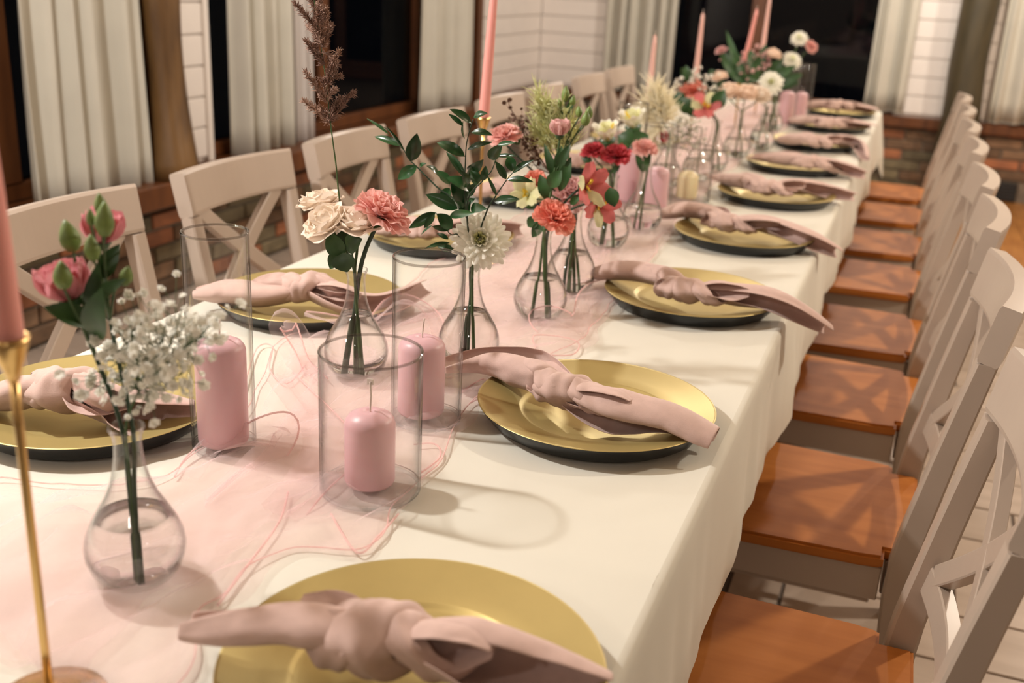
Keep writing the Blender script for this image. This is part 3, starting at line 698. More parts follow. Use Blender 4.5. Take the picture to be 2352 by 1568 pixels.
# ------------------------------------------------------------------ bottle vases with water
VH=.165
def vase(label, base, fill=.085, group='glass bottle vases', scale=1.0):
    t=thing('bottle_vase',label,'vase',(base[0],base[1],TZ+.003),group)
    out=[(0,0),(.020,0),(.026,.0012),(.034,.0065),(.0425,.0175),(.0470,.031),(.0478,.040),(.0460,.052),(.0405,.066),(.0325,.080),(.0245,.094),(.0190,.108),(.0155,.122),(.0136,.136),(.0130,.148),(.0138,.156),(.0160,.161),(.0172,.1635),(.0170,.165)]
    inn=[(.0155,.1648),(.0146,.1615),(.0124,.156),(.0116,.148),(.0122,.136),(.0141,.122),(.0176,.108),(.0231,.094),(.0311,.080),(.0391,.066),(.0446,.052),(.0464,.040),(.0456,.031),(.0411,.0185),(.033,.0085),(.020,.0040),(0,.0036)]
    MB().add(*lathe([(r*scale,z*scale) for r,z in out+inn],64)).build('glass_body',M['glass_neck'],t)
    pr_=[(0,.0040)]; 
    wp=[p for p in reversed(inn) if p[1]<fill-.002]
    pr_=[(max(0,r-.0004),z+.0003) for r,z in wp]
    a=[p for p in inn if p[1]>=fill-.002][-1]; b=wp[-1]; q=(fill-b[1])/(a[1]-b[1]); rf=b[0]+(a[0]-b[0])*q-.0004
    pr_+=[(rf,fill),(rf*.96,fill-.0006),(0,fill-.0007)]
    MB().add(*lathe([(r*scale,z*scale) for r,z in pr_],64)).build('water',M['water'],t)
    return V3((base[0],base[1],TZ+.003))

# ------------------------------------------------------------------ flower parts
def petal(a, r0, L, W, t0, t1, cup=.004, fan=0, ruf=0, rf=5, seed=0, z0=0, nu=6, nv=7, tipw=.35, notch=0):
    """one petal at azimuth a: leaves the axis at tilt t0, ends at tilt t1 (radians from the axis)"""
    e=V3((cos(a),sin(a),0)); q=V3((-sin(a),cos(a),0)); v=[]; r,z=r0,z0
    prof=[]
    for i in range(nu):
        u=i/(nu-1); th=t0+(t1-t0)*u
        if i: r+=sin(th)*L/(nu-1); z+=cos(th)*L/(nu-1)
        prof.append((u,th,r,z))
    for u,th,r,z in prof:
        w=W*((.26+.74*u**.8) if fan else ((sin(pi*(.10+.74*u**.85))+ (tipw-.35)*u)))
        for k in range(nv):
            b=k/(nv-1)*2-1
            nrm=e*cos(th)-V3((0,0,sin(th)))
            ru=ruf*u*u*sin(b*rf+seed*1.7+a*3)+ruf*.5*u*u*sin(b*rf*2.3+seed*5)
            d=-cup*(b*b)*(u*.6+.4)+ru
            ll=-notch*u*u*(b*b)+(.45*ruf*u*sin(b*rf*2.9+seed))
            tang=e*sin(th)+V3((0,0,cos(th)))
            v.append(e*r+V3((0,0,z))+q*(b*w)+nrm*d+tang*ll)
    f=[(i*nv+k,i*nv+k+1,(i+1)*nv+k+1,(i+1)*nv+k) for i in range(nu-1) for k in range(nv-1)]
    return v,f
def bloom_petals(kind, R, seed):
    """list of (verts, faces, material key or None)"""
    r=random.Random(seed); P=[]; D=radians
    j=lambda s: r.uniform(-s,s)
    if kind=='rose':
        rings=[(3,.002,.40,.26,-4,-26),(4,.006,.48,.34,4,-26),(5,.010,.56,.42,12,-20),(5,.013,.64,.48,22,-10),(6,.016,.70,.52,34,4),(6,.018,.74,.55,48,24),(6,.019,.76,.58,62,50),(5,.019,.78,.58,76,84)]
        for q,(n,r0,L,W,t0,t1) in enumerate(rings):
            for i in range(n):
                a=2*pi*(i+.5*q)/n+j(.25); k=R/.05
                P.append(petal(a,r0*k*.8,R*L*(1+j(.08)),R*W*(1+j(.1)),D(t0+j(5)),D(t1+j(10)),cup=R*.20,ruf=R*.022*(.3+.15*q),rf=3,seed=r.random()*9,z0=R*(.06-.012*q),nu=8,nv=9,tipw=.55,notch=R*.26)+(None,))
    elif kind=='carnation':
        rings=[(6,4,-10,.62,.26),(8,14,6,.74,.30),(10,28,26,.82,.34),(11,44,50,.90,.38),(11,60,76,.98,.42),(9,74,100,1.0,.46)]
        for q,(n,t0,t1,L,W) in enumerate(rings):
            for i in range(n):
                a=2*pi*(i+.5*q)/n+j(.3)
                P.append(petal(a,R*.06,R*L*(1+j(.12)),R*W*(1+j(.15)),D(t0+j(8)),D(t1+j(14)),cup=R*.04*j(1),fan=1,ruf=R*.075,rf=5.5,seed=r.random()*9,z0=0,nu=7,nv=13,notch=R*.16)+(None,))
    elif kind=='dahlia':
        rings=[(6,4,-14,.36,.085,1),(8,14,2,.48,.10,1),(11,28,20,.60,.12,0),(13,42,40,.74,.14,0),(14,56,60,.86,.155,0),(14,68,78,.96,.16,0),(14,80,94,1.02,.165,0),(13,92,112,1.04,.165,0)]
        for q,(n,t0,t1,L,W,m) in enumerate(rings):
            for i in range(n):
                a=2*pi*(i+.5*q)/n+j(.12)
                P.append(petal(a,R*.10,R*L*(1+j(.07)),R*W*(1+j(.1)),D(t0+j(4)),D(t1+j(8)),cup=-R*.06*(1 if q<5 else .6),ruf=0,seed=r.random()*9,z0=R*.08,nu=7,nv=5,tipw=.45,notch=R*.10)+('dahl_c' if m else None,))
    elif kind=='eustoma':
        for q,(n,t0,t1,L,W) in enumerate(((4,8,-8,.95,.45),(5,18,2,1.1,.55),(6,30,22,1.2,.62))):
            for i in range(n):
                a=2*pi*(i+.5*q)/n+j(.2)
                P.append(petal(a,R*.10,R*L*(1+j(.06)),R*W,D(t0+j(4)),D(t1+j(8)),cup=R*.16,ruf=R*.07,rf=4,seed=r.random()*9,tipw=.75)+(None,))
    elif kind=='alstro':
        for q,(n,L,W,t0,t1) in enumerate(((3,1.0,.36,38,72),(3,1.0,.30,34,66))):
            for i in range(n):
                a=2*pi*(i+.5*q)/n+j(.15)
                P.append(petal(a,R*.05,R*L,R*W,D(t0),D(t1+j(8)),cup=-R*.06,ruf=R*.03,seed=r.random()*9)+('lime' if q and i<2 else None,))
        P.append(petal(0,.001,R*.5,R*.12,D(20),D(40))+('yellow',)); P.append(petal(2,.001,R*.5,R*.12,D(20),D(40))+('yellow',))
    elif kind=='freesia':
        for q,(n,L,W,t0,t1) in enumerate(((5,.9,.34,20,55),(4,.8,.3,10,25))):
            for i in range(n):
                a=2*pi*(i+.5*q)/n; P.append(petal(a,R*.06,R*L,R*W,D(t0+j(6)),D(t1+j(10)),cup=R*.10,seed=r.random()*9)+('yellow' if (q and i<1) else ('dahl_c' if q else None),))
    return P
def leaf_mesh(B,T,w,nrm,fold=.25,bend=.1,nu=8):
    B,T=V3(B),V3(T); d=T-B; L=d.length; x=d.normalized(); n=V3(nrm); n=(n-x*n.dot(x)); n=n.normalized() if n.length>1e-4 else x.orthogonal().normalized(); s=x.cross(n)
    v=[]; vv=(-1,-.5,0,.5,1)
    for i in range(nu):
        u=i/(nu-1); wd=w*.5*(sin(pi*u**.85))**.8 if 0<u<1 else .0003
        c=B+d*u+n*(bend*L*sin(pi*u)*1.0)
        for b in vv: v.append(c+s*(b*wd)+n*(abs(b)*wd*fold))
    f=[(i*5+k,i*5+k+1,(i+1)*5+k+1,(i+1)*5+k) for i in range(nu-1) for k in range(4)]
    return v,f
def bud_mesh(p, axis, r, L):
    return lathe([(0,0),(r*.55,L*.06),(r*.95,L*.28),(r,L*.45),(r*.8,L*.68),(r*.4,L*.88),(r*.1,L),(0,L)],12), Matrix.Translation(p)@align(axis)
def stem_path(vb, head, axis, spread=(0,0), neck=(0,0), top=VH, r=random):
    vb=V3(vb); head=V3(head); ax=V3(axis).normalized()
    return [vb+V3((spread[0],spread[1],.012)), vb+V3((neck[0]*.4+spread[0]*.35,neck[1]*.4+spread[1]*.35,top*.6)), vb+V3((neck[0],neck[1],top-.004)), (vb+V3((neck[0],neck[1],top))).lerp(head-ax*.03,.55)+V3((0,0,.004)), head-ax*.014, head]
def flower(name, label, vb, head, axis, kind, R, m, seed=0, split=False, spread=None, neck=None, stem_r=.0022, leaves=(), calyx=True, group=None, stem_m='stem', cat='flower', buds=()):
    rr=random.Random(seed*7+1); head=V3(head); ax=V3(axis).normalized()
    spread=spread or (rr.uniform(-.02,.02),rr.uniform(-.02,.02)); neck=neck or (rr.uniform(-.006,.006),rr.uniform(-.006,.006))
    t=thing(name,label,cat,(vb[0]+spread[0],vb[1]+spread[1],vb[2]+.012),group); org=t.location
    P=catmull(stem_path(vb,head,ax,spread,neck),26)
    MB().add(*tube(P,[stem_r*1.1,stem_r,stem_r*.9],7)).build('stem',M[stem_m],t,org)
    X=Matrix.Translation(head)@align(ax)@Matrix.Rotation(rr.uniform(0,6),4,'Z')
    if calyx:
        h=R*.42 if kind in('carnation',) else R*.22; w=R*(.20 if kind=='carnation' else .30)
        MB().add(*lathe([(0,-h),(w*.75,-h*.9),(w,-h*.4),(w*1.05,0),(w*1.25,h*.35),(w*.8,h*.3),(0,h*.1)],14),m=X).build('calyx',M['leaf2' if kind!='dahlia' else 'stem'],t,org)
    L=bloom_petals(kind,R,seed+3)
    core=MB().add(*lathe([(0,0),(R*.10,R*.02),(R*.12,R*.12),(R*.06,R*.22),(0,R*.25)],10),m=X)
    if split:
        b=core.build('bloom',M[m],t,org)
        for v,f,mk in L: subs(MB().add(v,f,X).build('petal',M[mk or m],b,org),1)
    else:
        by={}
        for v,f,mk in L: by.setdefault(mk or m,MB()).add(v,f,X)
        for k,mb in by.items():
            if k==m: mb.add(core.v,core.f)
            mb.build('bloom' if k==m else 'inner_petals',M[k],t,org)
    for B,T,w,n in leaves: MB().add(*leaf_mesh(B,T,w,n)).build('leaf',M['leaf2'],t,org)
    for p,axb,rb,Lb in buds:
        (v,f),mm=bud_mesh(p,axb,rb,Lb); b=MB().add(v,f,mm).build('bud',M['bud'],t,org)
        MB().add(*tube(catmull([P[16],V3(P[18]).lerp(V3(p),.6),V3(p)],8),.0013,6)).build('bud_stalk',M['stem'],t,org)
    return t
def spray(name, label, vb, branches, m, stems_m='stem', seed=0, blossom=None, dens=14, br=.0032, cat='flower', spread=(0,0), part='blossoms', ray_len=.02):
    """a stem that splits into branches (list of end points) set with tiny blossoms or bristles"""
    r=random.Random(seed); vb=V3(vb); t=thing(name,label,cat,(vb.x+spread[0],vb.y+spread[1],vb.z+.012)); org=t.location
    top=vb+V3((0,0,VH)); fork=top.lerp(sum((V3(b) for b in branches),V3())/len(branches),.45)
    sm=MB().add(*tube(catmull([vb+V3((spread[0],spread[1],.012)),vb+V3((0,0,.11)),top,fork],14),.0015,6)); bl=MB()
    for b in branches:
        b=V3(b); mid=fork.lerp(b,.5)+V3((r.uniform(-.01,.01),r.uniform(-.01,.01),0))
        sm.add(*tube(catmull([fork,mid,b],8),[.0010,.0007,.0005],4,cap=False))
        for k in range(dens):
            c=mid.lerp(b,r.uniform(.15,1.1))+V3((r.gauss(0,1),r.gauss(0,1),r.gauss(0,1)))*ray_len*.6
            if blossom=='ball':
                q=br*r.uniform(.6,1.25)
                ax=V3((r.gauss(0,1),r.gauss(0,1),r.gauss(.6,1))).normalized(); X=Matrix.Translation(c)@align(ax)
                for z,rad,n in ((0,1.0,6),(q*.45,.72,5)):
                    for i in range(n):
                        a=2*pi*i/n+z*900; v,f=petal(a,q*.10,q*rad,q*.55,.9-z*60,1.5-z*120,cup=q*.2,nu=3,nv=3,z0=z); bl.add(v,f,X)
                sm.add(*tube([mid.lerp(b,r.uniform(.1,.9)),c],.00035,3,cap=False))
            else:
                base=mid.lerp(b,r.uniform(-.2,1)); bl.add(*tube([base,base+(b-mid).normalized()*ray_len*.4+(c-base).normalized()*ray_len*r.uniform(.4,1)],[br*.5,br*.15],3,cap=False))
    sm.build('stem',M[stems_m],t,org); o=bl.build(part,M[m],t,org,smooth=(blossom=='ball')); o['kind']='stuff'
    return t
CAMV=lambda p:(CAM-V3(p)).normalized()

# vase in the left foreground: pink lisianthus and white blossoms
b=atz(290,985,TZ+VH); V1=vase('bottle vase with lisianthus and white blossoms in the left foreground',(b.x,b.y),fill=.072)
y=V1.y
h=aty(140,650,y+.02); fl=[]
flower('lisianthus','pink lisianthus bloom leaning left in the foreground vase',V1,aty(165,690,y-.005),(-.25,-.15,1),'eustoma',.030,'eust',seed=31,stem_m='stem2',calyx=True,neck=(-.005,0),
  leaves=[(aty(215,745,y),aty(100,705,y-.03),.022,(.3,-.6,.6)),(aty(222,690,y),aty(290,640,y),.014,(0,-1,.3)),(aty(225,780,y),aty(235,660,y-.02),.026,(.3,-1,.2))],
  buds=[(aty(148,665,y-.03),(-.05,0,1),.0085,.026),(aty(170,580,y+.0),(-.25,0,1),.0095,.030)],spread=(-.004,.004),cat='flower')
flower('lisianthus','tall pink lisianthus bloom with green buds in the foreground vase',V1,aty(232,560,y+.05),(.1,.1,1),'eustoma',.026,'eust',seed=32,stem_m='stem2',neck=(.004,.004),
  leaves=[(aty(232,720,y+.02),aty(180,640,y+.02),.016,(0,-1,.2)),(aty(235,640,y+.02),aty(275,560,y+.03),.018,(.3,-1,.2)),(aty(230,760,y+.02),aty(228,600,y+.0),.022,(.2,-1,.1))],
  buds=[(aty(240,545,y-.01),(.1,0,1),.0085,.032),(aty(236,500,y+.01),(-.1,0,1),.006,.022),(aty(215,600,y-.01),(-.05,0,1),.007,.024),(aty(285,655,y+.01),(.35,0,1),.006,.020),(aty(210,520,y-.01),(0,0,1),.004,.016)],spread=(.006,-.004))
ends=[aty(px,py,y+d) for px,py,d in ((470,735,.05),(420,700,.03),(385,740,.0),(345,720,.04),(300,740,.02),(270,760,-.01),(445,790,.04),(400,800,.01),(350,800,-.02),(310,810,.02),(265,800,.03),(430,850,.03),(370,850,-.02),(330,870,.0),(290,860,.03),(215,850,.0),(475,760,.02),(360,900,.0))]
spray('gypsophila','cloud of tiny white blossoms in the foreground vase',V1,ends,'gyp',seed=5,blossom='ball',dens=16,br=.0050,ray_len=.023)

# vase with roses, carnation and grass
b=atz(818,622,TZ+VH); V2=vase('bottle vase holding cream roses and a salmon carnation',(b.x,b.y),fill=.098); y=V2.y
tocam=CAMV(V2+V3((0,0,.25)))
flower('garden_rose','cream garden rose turned towards the camera, front left',V2,aty(757,520,y-.012),(-.30,-.50,.85),'rose',.040,'rose',seed=41,split=True,spread=(.004,.006),neck=(-.003,0),
  leaves=[(aty(790,592,y-.02),aty(752,535,y-.02),.028,(.2,-1,.3)),(aty(782,580,y-.015),aty(795,525,y),.024,(.3,-1,.1)),(aty(795,572,y-.02),aty(832,548,y-.02),.028,(-.1,-1,.3)),(aty(782,580,y-.02),aty(758,618,y-.035),.022,(.1,-1,.2)),(aty(788,580,y-.025),aty(798,625,y-.03),.036,(.1,-1,.2))])
flower('garden_rose','cream garden rose standing highest, behind the other two',V2,aty(737,474,y+.030),(-.22,-.05,1),'rose',.036,'rose',seed=42,split=True,spread=(-.006,.01),neck=(-.005,.004))
flower('garden_rose','cream garden rose facing right under the salmon carnation',V2,aty(822,520,y-.004),(.12,-.25,1),'rose',.038,'rose',seed=43,split=True,spread=(.010,-.006),neck=(.000,-.004))
flower('carnation','salmon pink carnation leaning right beside the cream roses',V2,aty(874,500,y+.006),(.42,.20,1),'carnation',.044,'carn',seed=44,split=True,spread=(-.012,-.004),neck=(.006,0),stem_r=.0033,stem_m='stem2',calyx=True)
# tall grass plume
def plume():
    r=random.Random(9); t=thing('grass_plume','tall feathery brown grass plume above the cream roses','dried grass',V2+V3((0,.004,.012)))
    org=t.location; yy=y+.03
    pts=[V2+V3((0,.004,.012)),V2+V3((-.003,0,VH)),aty(782,470,yy),aty(772,380,yy),aty(760,290,yy),aty(748,180,yy),aty(730,60,yy),aty(712,-70,yy)]
    P=catmull(pts,40); MB().add(*tube(P,[.0013,.0012,.0009,.0006],6)).build('stem',M['stem'],t,org)
    def twig(B,T,n,L,name='spikelets'):
        mb=MB(); B,T=V3(B),V3(T); d=(T-B)
        bend=V3((0,0,d.length*.12)); ctr=catmull([B,B.lerp(T,.5)+bend*.3,T],12); mb.add(*tube(ctr,.0005,4,cap=False))
        for k in range(n):
            s=r.uniform(.05,1); c=ctr[min(11,int(s*11))]
            ax=(d.normalized()*r.uniform(.55,1.1)+V3((r.gauss(0,.55),r.gauss(0,.55),r.gauss(.15,.5)))).normalized()
            q=L*r.uniform(.55,1.15)*(1-.35*s); mb.add(*tube([c,c+ax*q*.55,c+ax*q],[.0002,.00075,.0001],3,cap=False))
        o=mb.build(name,M['plume'],t,org); o['kind']='stuff'
    A=lambda px,py,d=0: aty(px,py,yy+d)
    for B,T,n in (((757,282),(697,232),150),((757,282),(813,212),150),((756,280),(735,245),60),((757,278),(772,240),80),((754,262),(786,225),60),
                  ((752,238),(700,165),110),((748,225),(740,180),50),((754,222),(770,205),40),((750,190),(778,118),150),((748,180),(782,175),60),((752,195),(765,150),80),
                  ((745,150),(702,95),110),((742,140),(715,105),80),((745,120),(775,150),60),((740,110),(760,60),120),((738,100),(706,60),90),((735,90),(750,30),120),
                  ((733,75),(676,8),150),((728,60),(735,0),120),((728,55),(745,20),80),((722,20),(700,-40),120),((720,10),(735,-60),120),((716,-30),(712,-110),140)):
        twig(A(*B,r.uniform(-.01,.01)),A(*T,r.uniform(-.02,.02)),n*2,.013)
plume()

# vase with ruscus and a dahlia
b=atz(1083,607,TZ+VH); V3_=vase('bottle vase holding glossy green foliage and a white dahlia',(b.x,b.y),fill=.088); y=V3_.y
flower('dahlia','white dahlia with a greenish heart under the green foliage',V3_,aty(1092,560,y-.012)+V3((0,.02,0)),CAMV(V3_+V3((0,0,.2)))+V3((-.1,.0,.30)),'dahlia',.0425,'dahl',seed=51,split=True,spread=(.012,-.01),neck=(.004,-.005))
def ruscus():
    r=random.Random(3); t=thing('ruscus_branch','branching spray of glossy dark green leaves','foliage',V3_+V3((-.006,.006,.012))); org=t.location
    Z=lambda p,d=0.0: aty(840+p[0]/3.7325,220+p[1]/3.7325,y+d)
    top=V3_+V3((-.002,.003,VH))
    dpt={'m':.01,'l':.05,'r':-.02,'q':.0,'d':-.01}
    S_={'m':[(850,900),(855,560),(870,380),(920,200)],'l':[(800,950),(620,790),(460,630),(370,540),(330,470),(200,300),(20,205)],'r':[(870,920),(1000,730),(1080,640),(1120,520)],'q':[(1030,1010),(1120,850),(1210,720),(1260,660)],'d':[(800,1200),(720,1180),(600,1000)]}
    for k,P in S_.items():
        w=[V3_+V3((-.006,.006,.012)) if k=='m' else V3_+V3((r.uniform(-.012,.012),r.uniform(-.01,.01),.02)),V3_+V3((-.001,.002,.11)),top]+[Z(p,dpt[k]) for p in P]
        MB().add(*tube(catmull(w,36),[.0021,.0018,.0013,.0009,.0006],7)).build('twig',M['stem2'],t,org)
    LV=[('m',(905,235),(720,115),70),('m',(835,260),(710,155),45),('m',(925,185),(1045,150),60),('m',(905,315),(1090,340),60),('m',(850,370),(835,215),25),('m',(850,520),(610,400),90),('m',(870,465),(1085,400),50),('m',(855,700),(690,480),60),('m',(880,640),(1010,545),90),('m',(868,710),(905,600),50),
     ('r',(1060,540),(1170,410),90),('r',(1130,420),(1280,400),40),('q',(1255,645),(1225,510),85),('q',(1260,660),(1440,550),50),('q',(1210,720),(1440,740),60),('q',(1205,715),(1110,560),60),('r',(1120,515),(1300,520),40),('q',(1100,905),(1320,885),75),('r',(1120,855),(1040,680),30),
     ('l',(385,560),(440,320),115),('l',(440,600),(275,715),90),('l',(305,430),(75,350),60),('l',(330,470),(180,265),28),('l',(200,330),(10,195),26),('l',(460,620),(520,580),40),('l',(620,690),(520,600),60),('l',(720,790),(635,915),80),
     ('m',(790,970),(515,845),110),('l',(720,760),(610,640),90),('m',(910,810),(690,700),100),('m',(850,930),(730,750),120),('r',(960,760),(900,640),90),('d',(600,1000),(370,1135),80),('d',(590,1010),(500,1135),55),('d',(720,1030),(930,1005),70),('d',(740,1140),(610,1010),110),('d',(720,1150),(570,1120),50),('d',(570,1110),(475,1190),22),
     ('d',(710,1230),(610,1180),40),('d',(720,1260),(505,1310),40),('d',(780,1330),(615,1290),60),('m',(800,960),(940,880),70),('q',(900,960),(1040,970),80),('m',(860,780),(820,640),80),('m',(870,860),(960,740),70),('r',(1000,730),(1030,600),60),('m',(845,1000),(760,900),70),('m',(860,1010),(900,900),60)]
    for k,B,T,w in LV:
        d=dpt[k]+r.uniform(-.012,.012); Bp=Z(B,d); Tp=Z(T,d+r.uniform(-.022,.010)); sc=(Bp-CAM).length/FOC/3.7325*1.0
        nrm=CAMV(Bp)+V3((r.uniform(-.45,.45),r.uniform(-.3,.3),r.uniform(.1,.9)))
        MB().add(*leaf_mesh(Bp,Tp,w*sc*1.12,nrm,fold=r.uniform(.15,.4),bend=r.uniform(.02,.14),nu=9)).build('leaf',M['leaf'],t,org)
ruscus()

# ------------------------------------------------------------------ the vases further down the table
def plain_leaf(px0,py0,px1,py1,y,w,n=(.2,-1,.3)): return (aty(px0,py0,y),aty(px1,py1,y),w,n)
UPC=lambda p,k=.5: (CAMV(p)*k+V3((0,0,1)))
# coral carnation vase
b=atz(1250,528,TZ+VH); V4=vase('bottle vase with a coral carnation at its rim',(b.x,b.y),fill=.078); y=V4.y
flower('carnation','coral carnation low at the rim of its vase',V4,aty(1272,505,y-.01),CAMV(V4+V3((0,0,.2)))*.30+V3((.30,.0,.95)),'carnation',.037,'coral',seed=61,split=True,spread=(.014,-.006),neck=(.002,-.004),stem_r=.003,
  leaves=[plain_leaf(1235,500,1212,520,y,.022),plain_leaf(1250,505,1222,545,y,.02)])
flower('lisianthus','pale pink lisianthus cup on a long stem above the coral carnation',V4,aty(1285,312,y+.03),(.02,-.1,1),'eustoma',.023,'blush',seed=62,spread=(-.012,.008),neck=(-.002,.006),
  leaves=[plain_leaf(1283,400,1290,335,y+.03,.02),plain_leaf(1275,400,1310,330,y+.03,.018),plain_leaf(1280,420,1250,330,y+.03,.016),plain_leaf(1285,440,1312,360,y+.03,.022),plain_leaf(1262,460,1240,400,y+.02,.024),plain_leaf(1262,430,1290,390,y+.01,.026)],
  buds=[(aty(1342,290,y+.04),(.15,0,1),.008,.026),(aty(1350,275,y+.05),(.1,0,1),.007,.024),(aty(1330,270,y+.05),(-.1,0,1),.006,.020)])
flower('alstroemeria','red and lime alstroemeria drooping right of the coral carnation',V4,aty(1345,430,y+.05),(.75,-.45,.25),'alstro',.046,'alred',seed=63,spread=(.006,.014),neck=(.007,.003),stem_m='stem2',
  leaves=[plain_leaf(1400,430,1412,475,y+.05,.026),plain_leaf(1310,470,1335,445,y+.04,.014)])
b=atz(1283,505,TZ+VH); V4b=vase('bottle vase hidden behind the coral carnation vase',(b.x,b.y+.10),fill=.080); y=V4b.y
spray('astilbe','pale green astilbe plume behind the lisianthus',V4b,[aty(px,py,y) for px,py in ((1232,205),(1248,235),(1262,225),(1240,262),(1290,240),(1270,280),(1250,300),(1310,270),(1225,290),(1290,310))],'lime',seed=71,dens=80,br=.0030,ray_len=.038,part='plumes')
spray('dried_sprig','brown dried sprig left of the astilbe',V4b,[aty(px,py,y-.02) for px,py in ((1165,232),(1182,262),(1200,290),(1190,320),(1215,330),(1222,370))],'brown',seed=72,blossom='ball',dens=11,br=.0042,ray_len=.014,stems_m='brown')
flower('carnation','peach pink carnation at the tip of the green foliage',V4b,aty(1160,318,y-.06),(-.25,-.2,.9),'carnation',.031,'carn',seed=73,spread=(-.01,0),stem_m='stem2',leaves=[plain_leaf(1180,330,1195,310,y-.05,.02)])
flower('lisianthus','closed green lisianthus buds standing tallest over the blush cup',V4b,aty(1300,262,y),(0,0,1),'eustoma',.010,'lime',seed=74,buds=[(aty(1298,235,y),(0,0,1),.008,.030),(aty(1312,245,y),(.2,0,1),.006,.022),(aty(1288,248,y),(-.3,0,1),.004,.018)],
  leaves=[plain_leaf(1298,262,1285,245,y,.012),plain_leaf(1302,262,1318,225,y,.012)])
flower('hydrangea_floret','muted lime and rust florets left of the alstroemeria',V4b,aty(1212,448,y-.12),CAMV(V4b)+V3((-.2,0,.2)),'alstro',.034,'lime',seed=75,leaves=[plain_leaf(1225,480,1205,450,y-.1,.02)])
flower('carnation','small coral carnation among the rust florets',V4b,aty(1232,420,y-.1),CAMV(V4b)+V3((0,0,.5)),'carnation',.022,'coral',seed=76)
flower('carnation','blush rose coloured carnation low behind the alstroemeria',V4b,aty(1310,445,y),CAMV(V4b)+V3((0,0,.6)),'carnation',.036,'blush',seed=77,leaves=[plain_leaf(1255,440,1235,420,y,.03),plain_leaf(1275,470,1262,440,y,.03)])
flower('alstroemeria','second red alstroemeria hanging lowest beside the coral carnation',V4,aty(1372,470,y-.1),(.75,-.55,-.1),'alstro',.042,'alred',seed=64,spread=(.01,.01),neck=(.006,.005),stem_m='stem2')
# crimson carnations
p=atz(1393,572); V5=vase('bottle vase with crimson carnations',(p.x,p.y),fill=.07); y=V5.y
flower('carnation','crimson carnation in the middle of the table',V5,aty(1415,362,y),(.05,-.35,1),'carnation',.034,'red',seed=81,spread=(.012,0),stem_r=.003,leaves=[plain_leaf(1405,395,1425,380,y,.016)])
flower('carnation','smaller rose red carnation left of the crimson one',V5,aty(1362,350,y+.01),(-.15,-.3,1),'carnation',.026,'red',seed=82,spread=(-.012,.004))
flower('freesia','cream and yellow freesia above the crimson carnation',V5,aty(1395,325,y+.05),(-.1,-.3,1),'freesia',.055,'dahl',seed=83,leaves=[plain_leaf(1360,370,1335,360,y,.02)])
# salmon carnation
p=atz(1472,532); V6=vase('bottle vase with a single salmon carnation and yellow freesia',(p.x,p.y),fill=.06); y=V6.y
flower('carnation','salmon carnation on a straight stem right of the crimson one',V6,aty(1480,345,y),(.05,-.25,1),'carnation',.030,'carn',seed=91,spread=(-.004,.004),leaves=[plain_leaf(1476,395,1460,345,y,.016),plain_leaf(1478,395,1495,350,y,.018)])
flower('freesia','cream freesia with yellow throats behind the salmon carnation',V6,aty(1455,295,y+.12),(-.1,-.3,1),'freesia',.060,'dahl',seed=92,leaves=[plain_leaf(1455,330,1420,310,y+.1,.05),plain_leaf(1460,330,1490,310,y+.1,.05)])
# cream astilbe
V7=vase('bottle vase with cream astilbe behind the pillar candles',(.0,3.05),fill=.07); y=V7.y
spray('astilbe','tall cream astilbe plumes in the middle of the table',V7,[aty(px,py,y) for px,py in ((1500,195),(1520,215),(1480,235),(1505,240),(1530,240),(1475,265),(1500,275),(1530,270),(1512,300),(1495,320))],'creamf',seed=101,dens=70,br=.0058,ray_len=.055,part='plumes')
flower('carnation','small dark rose carnation beside the cream astilbe',V7,aty(1520,315,y),(.2,-.3,1),'carnation',.022,'red',seed=102)
V8=vase('bottle vase with white blossoms beside the cream candle',(.06,3.22),fill=.07); y=V8.y
spray('gypsophila','small white blossoms above the cream pillar candle',V8,[aty(px,py,y) for px,py in ((1530,265),(1545,285),(1560,270),(1575,310),(1590,285),(1600,320),(1550,325),(1535,345),(1570,340),(1545,300))],'gyp',seed=111,blossom='ball',dens=12,br=.006,ray_len=.026)
# alstroemeria cluster
V9=vase('bottle vase with red and yellow alstroemeria',(.07,3.42),fill=.07); y=V9.y
flower('alstroemeria','red and yellow alstroemeria facing the camera in the far half',V9,aty(1620,248,y),CAMV(V9)+V3((0,0,.3)),'alstro',.055,'alred',seed=121,leaves=[plain_leaf(1590,260,1560,225,y,.05),plain_leaf(1640,250,1665,205,y,.05),plain_leaf(1600,270,1590,235,y,.05)])
flower('carnation','coral carnation above the red and yellow alstroemeria',V9,aty(1592,212,y+.08),(-.1,-.3,1),'carnation',.042,'coral',seed=122,leaves=[plain_leaf(1585,190,1565,155,y+.1,.035),plain_leaf(1580,185,1575,150,y+.1,.03),plain_leaf(1570,240,1545,215,y+.05,.05)])
spray('gypsophila','white blossom sprays around the pale taper candle',V9,[aty(px,py,y+.1) for px,py in ((1570,175),(1590,165),(1610,170),(1625,190),(1560,205),(1640,205),(1580,160),(1545,200))],'gyp',seed=123,blossom='ball',dens=12,br=.006,ray_len=.024)
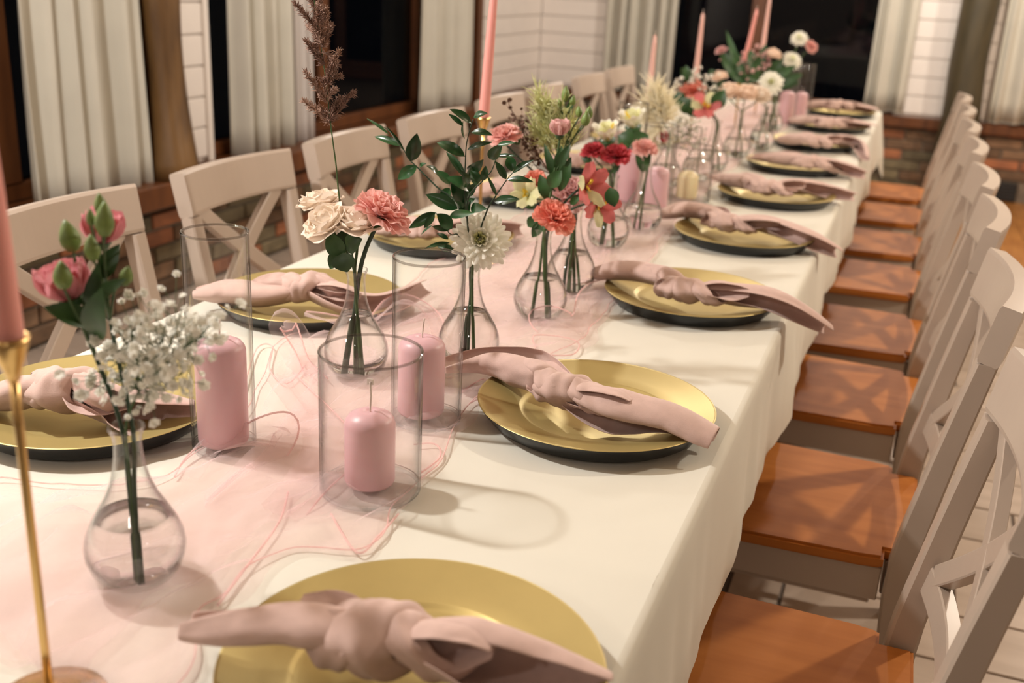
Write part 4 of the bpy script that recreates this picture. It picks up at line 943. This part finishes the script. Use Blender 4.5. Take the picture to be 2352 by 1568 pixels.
# peach roses
V10=vase('bottle vase with peach and cream roses',(.09,3.75),fill=.07); y=V10.y
flower('garden_rose','peach rose left of the cream roses in the far half',V10,aty(1672,215,y),(-.2,-.4,1),'rose',.046,'peach',seed=131,leaves=[plain_leaf(1660,225,1640,190,y,.04)])
flower('garden_rose','pale peach rose right of the peach rose in the far half',V10,aty(1712,218,y+.05),(.1,-.4,1),'rose',.046,'peach',seed=132)
flower('garden_rose','cream rose low in the far half',V10,aty(1742,222,y+.1),(.2,-.4,1),'rose',.046,'rose',seed=133)
V11=vase('bottle vase with an ivory dahlia in the far half',(.14,4.0),fill=.07); y=V11.y
flower('dahlia','ivory dahlia standing in front of the dark far window',V11,aty(1770,192,y),CAMV(V11)+V3((.1,0,.5)),'dahlia',.042,'dahl',seed=141,leaves=[plain_leaf(1760,215,1740,200,y,.03)])
flower('garden_rose','peach rose bud among leaves left of the leaning taper',V11,aty(1652,180,y+.3),(-.2,-.3,1),'rose',.038,'peach',seed=142,leaves=[plain_leaf(1665,185,1650,205,y+.3,.03),plain_leaf(1640,175,1630,160,y+.3,.03)])
V12=vase('farthest bottle vase full of mixed flowers and greenery',(.10,4.55),fill=.07); y=V12.y
GL_=[plain_leaf(a,b_,c,d,y,w) for a,b_,c,d,w in ((1700,190,1650,110,.05),(1720,190,1690,120,.05),(1740,190,1720,110,.05),(1760,190,1800,130,.05),(1750,195,1830,150,.05),(1770,200,1845,170,.05),(1720,200,1660,140,.05),(1700,180,1668,70,.03),(1735,170,1760,100,.04),(1780,195,1835,190,.05),(1745,190,1700,150,.05),(1755,190,1780,140,.05),(1730,195,1680,165,.05),(1770,195,1815,155,.05))]
flower('carnation','small mauve pink carnation on the left of the farthest bouquet',V12,aty(1658,118,y),(-.3,-.2,1),'carnation',.026,'blush',seed=151,leaves=GL_[:5])
flower('garden_rose','orange peach rose at the top of the farthest bouquet',V12,aty(1775,128,y),(.3,-.3,1),'rose',.038,'peach',seed=152,leaves=GL_[5:9])
spray('gypsophila','pinkish white blossoms inside the farthest bouquet',V12,[aty(px,py,y) for px,py in ((1700,130),(1720,140),(1740,125),(1755,140),(1710,155),(1735,155),(1690,145))],'blush',seed=153,blossom='ball',dens=12,br=.008,ray_len=.035)
flower('dahlia','pale dahlia at the right of the farthest bouquet',V12,aty(1818,140,y+.1),(.35,-.5,.8),'dahlia',.040,'dahl',seed=154,leaves=GL_[9:12])
flower('dahlia','topmost pale dahlia above the farthest bouquet',V12,aty(1836,90,y+.2),(.0,-.6,.8),'dahlia',.035,'dahl',seed=155,leaves=GL_[12:])
flower('carnation','small pink carnation right of the topmost dahlia',V12,aty(1862,108,y+.2),(.6,-.4,.6),'carnation',.028,'carn',seed=156)
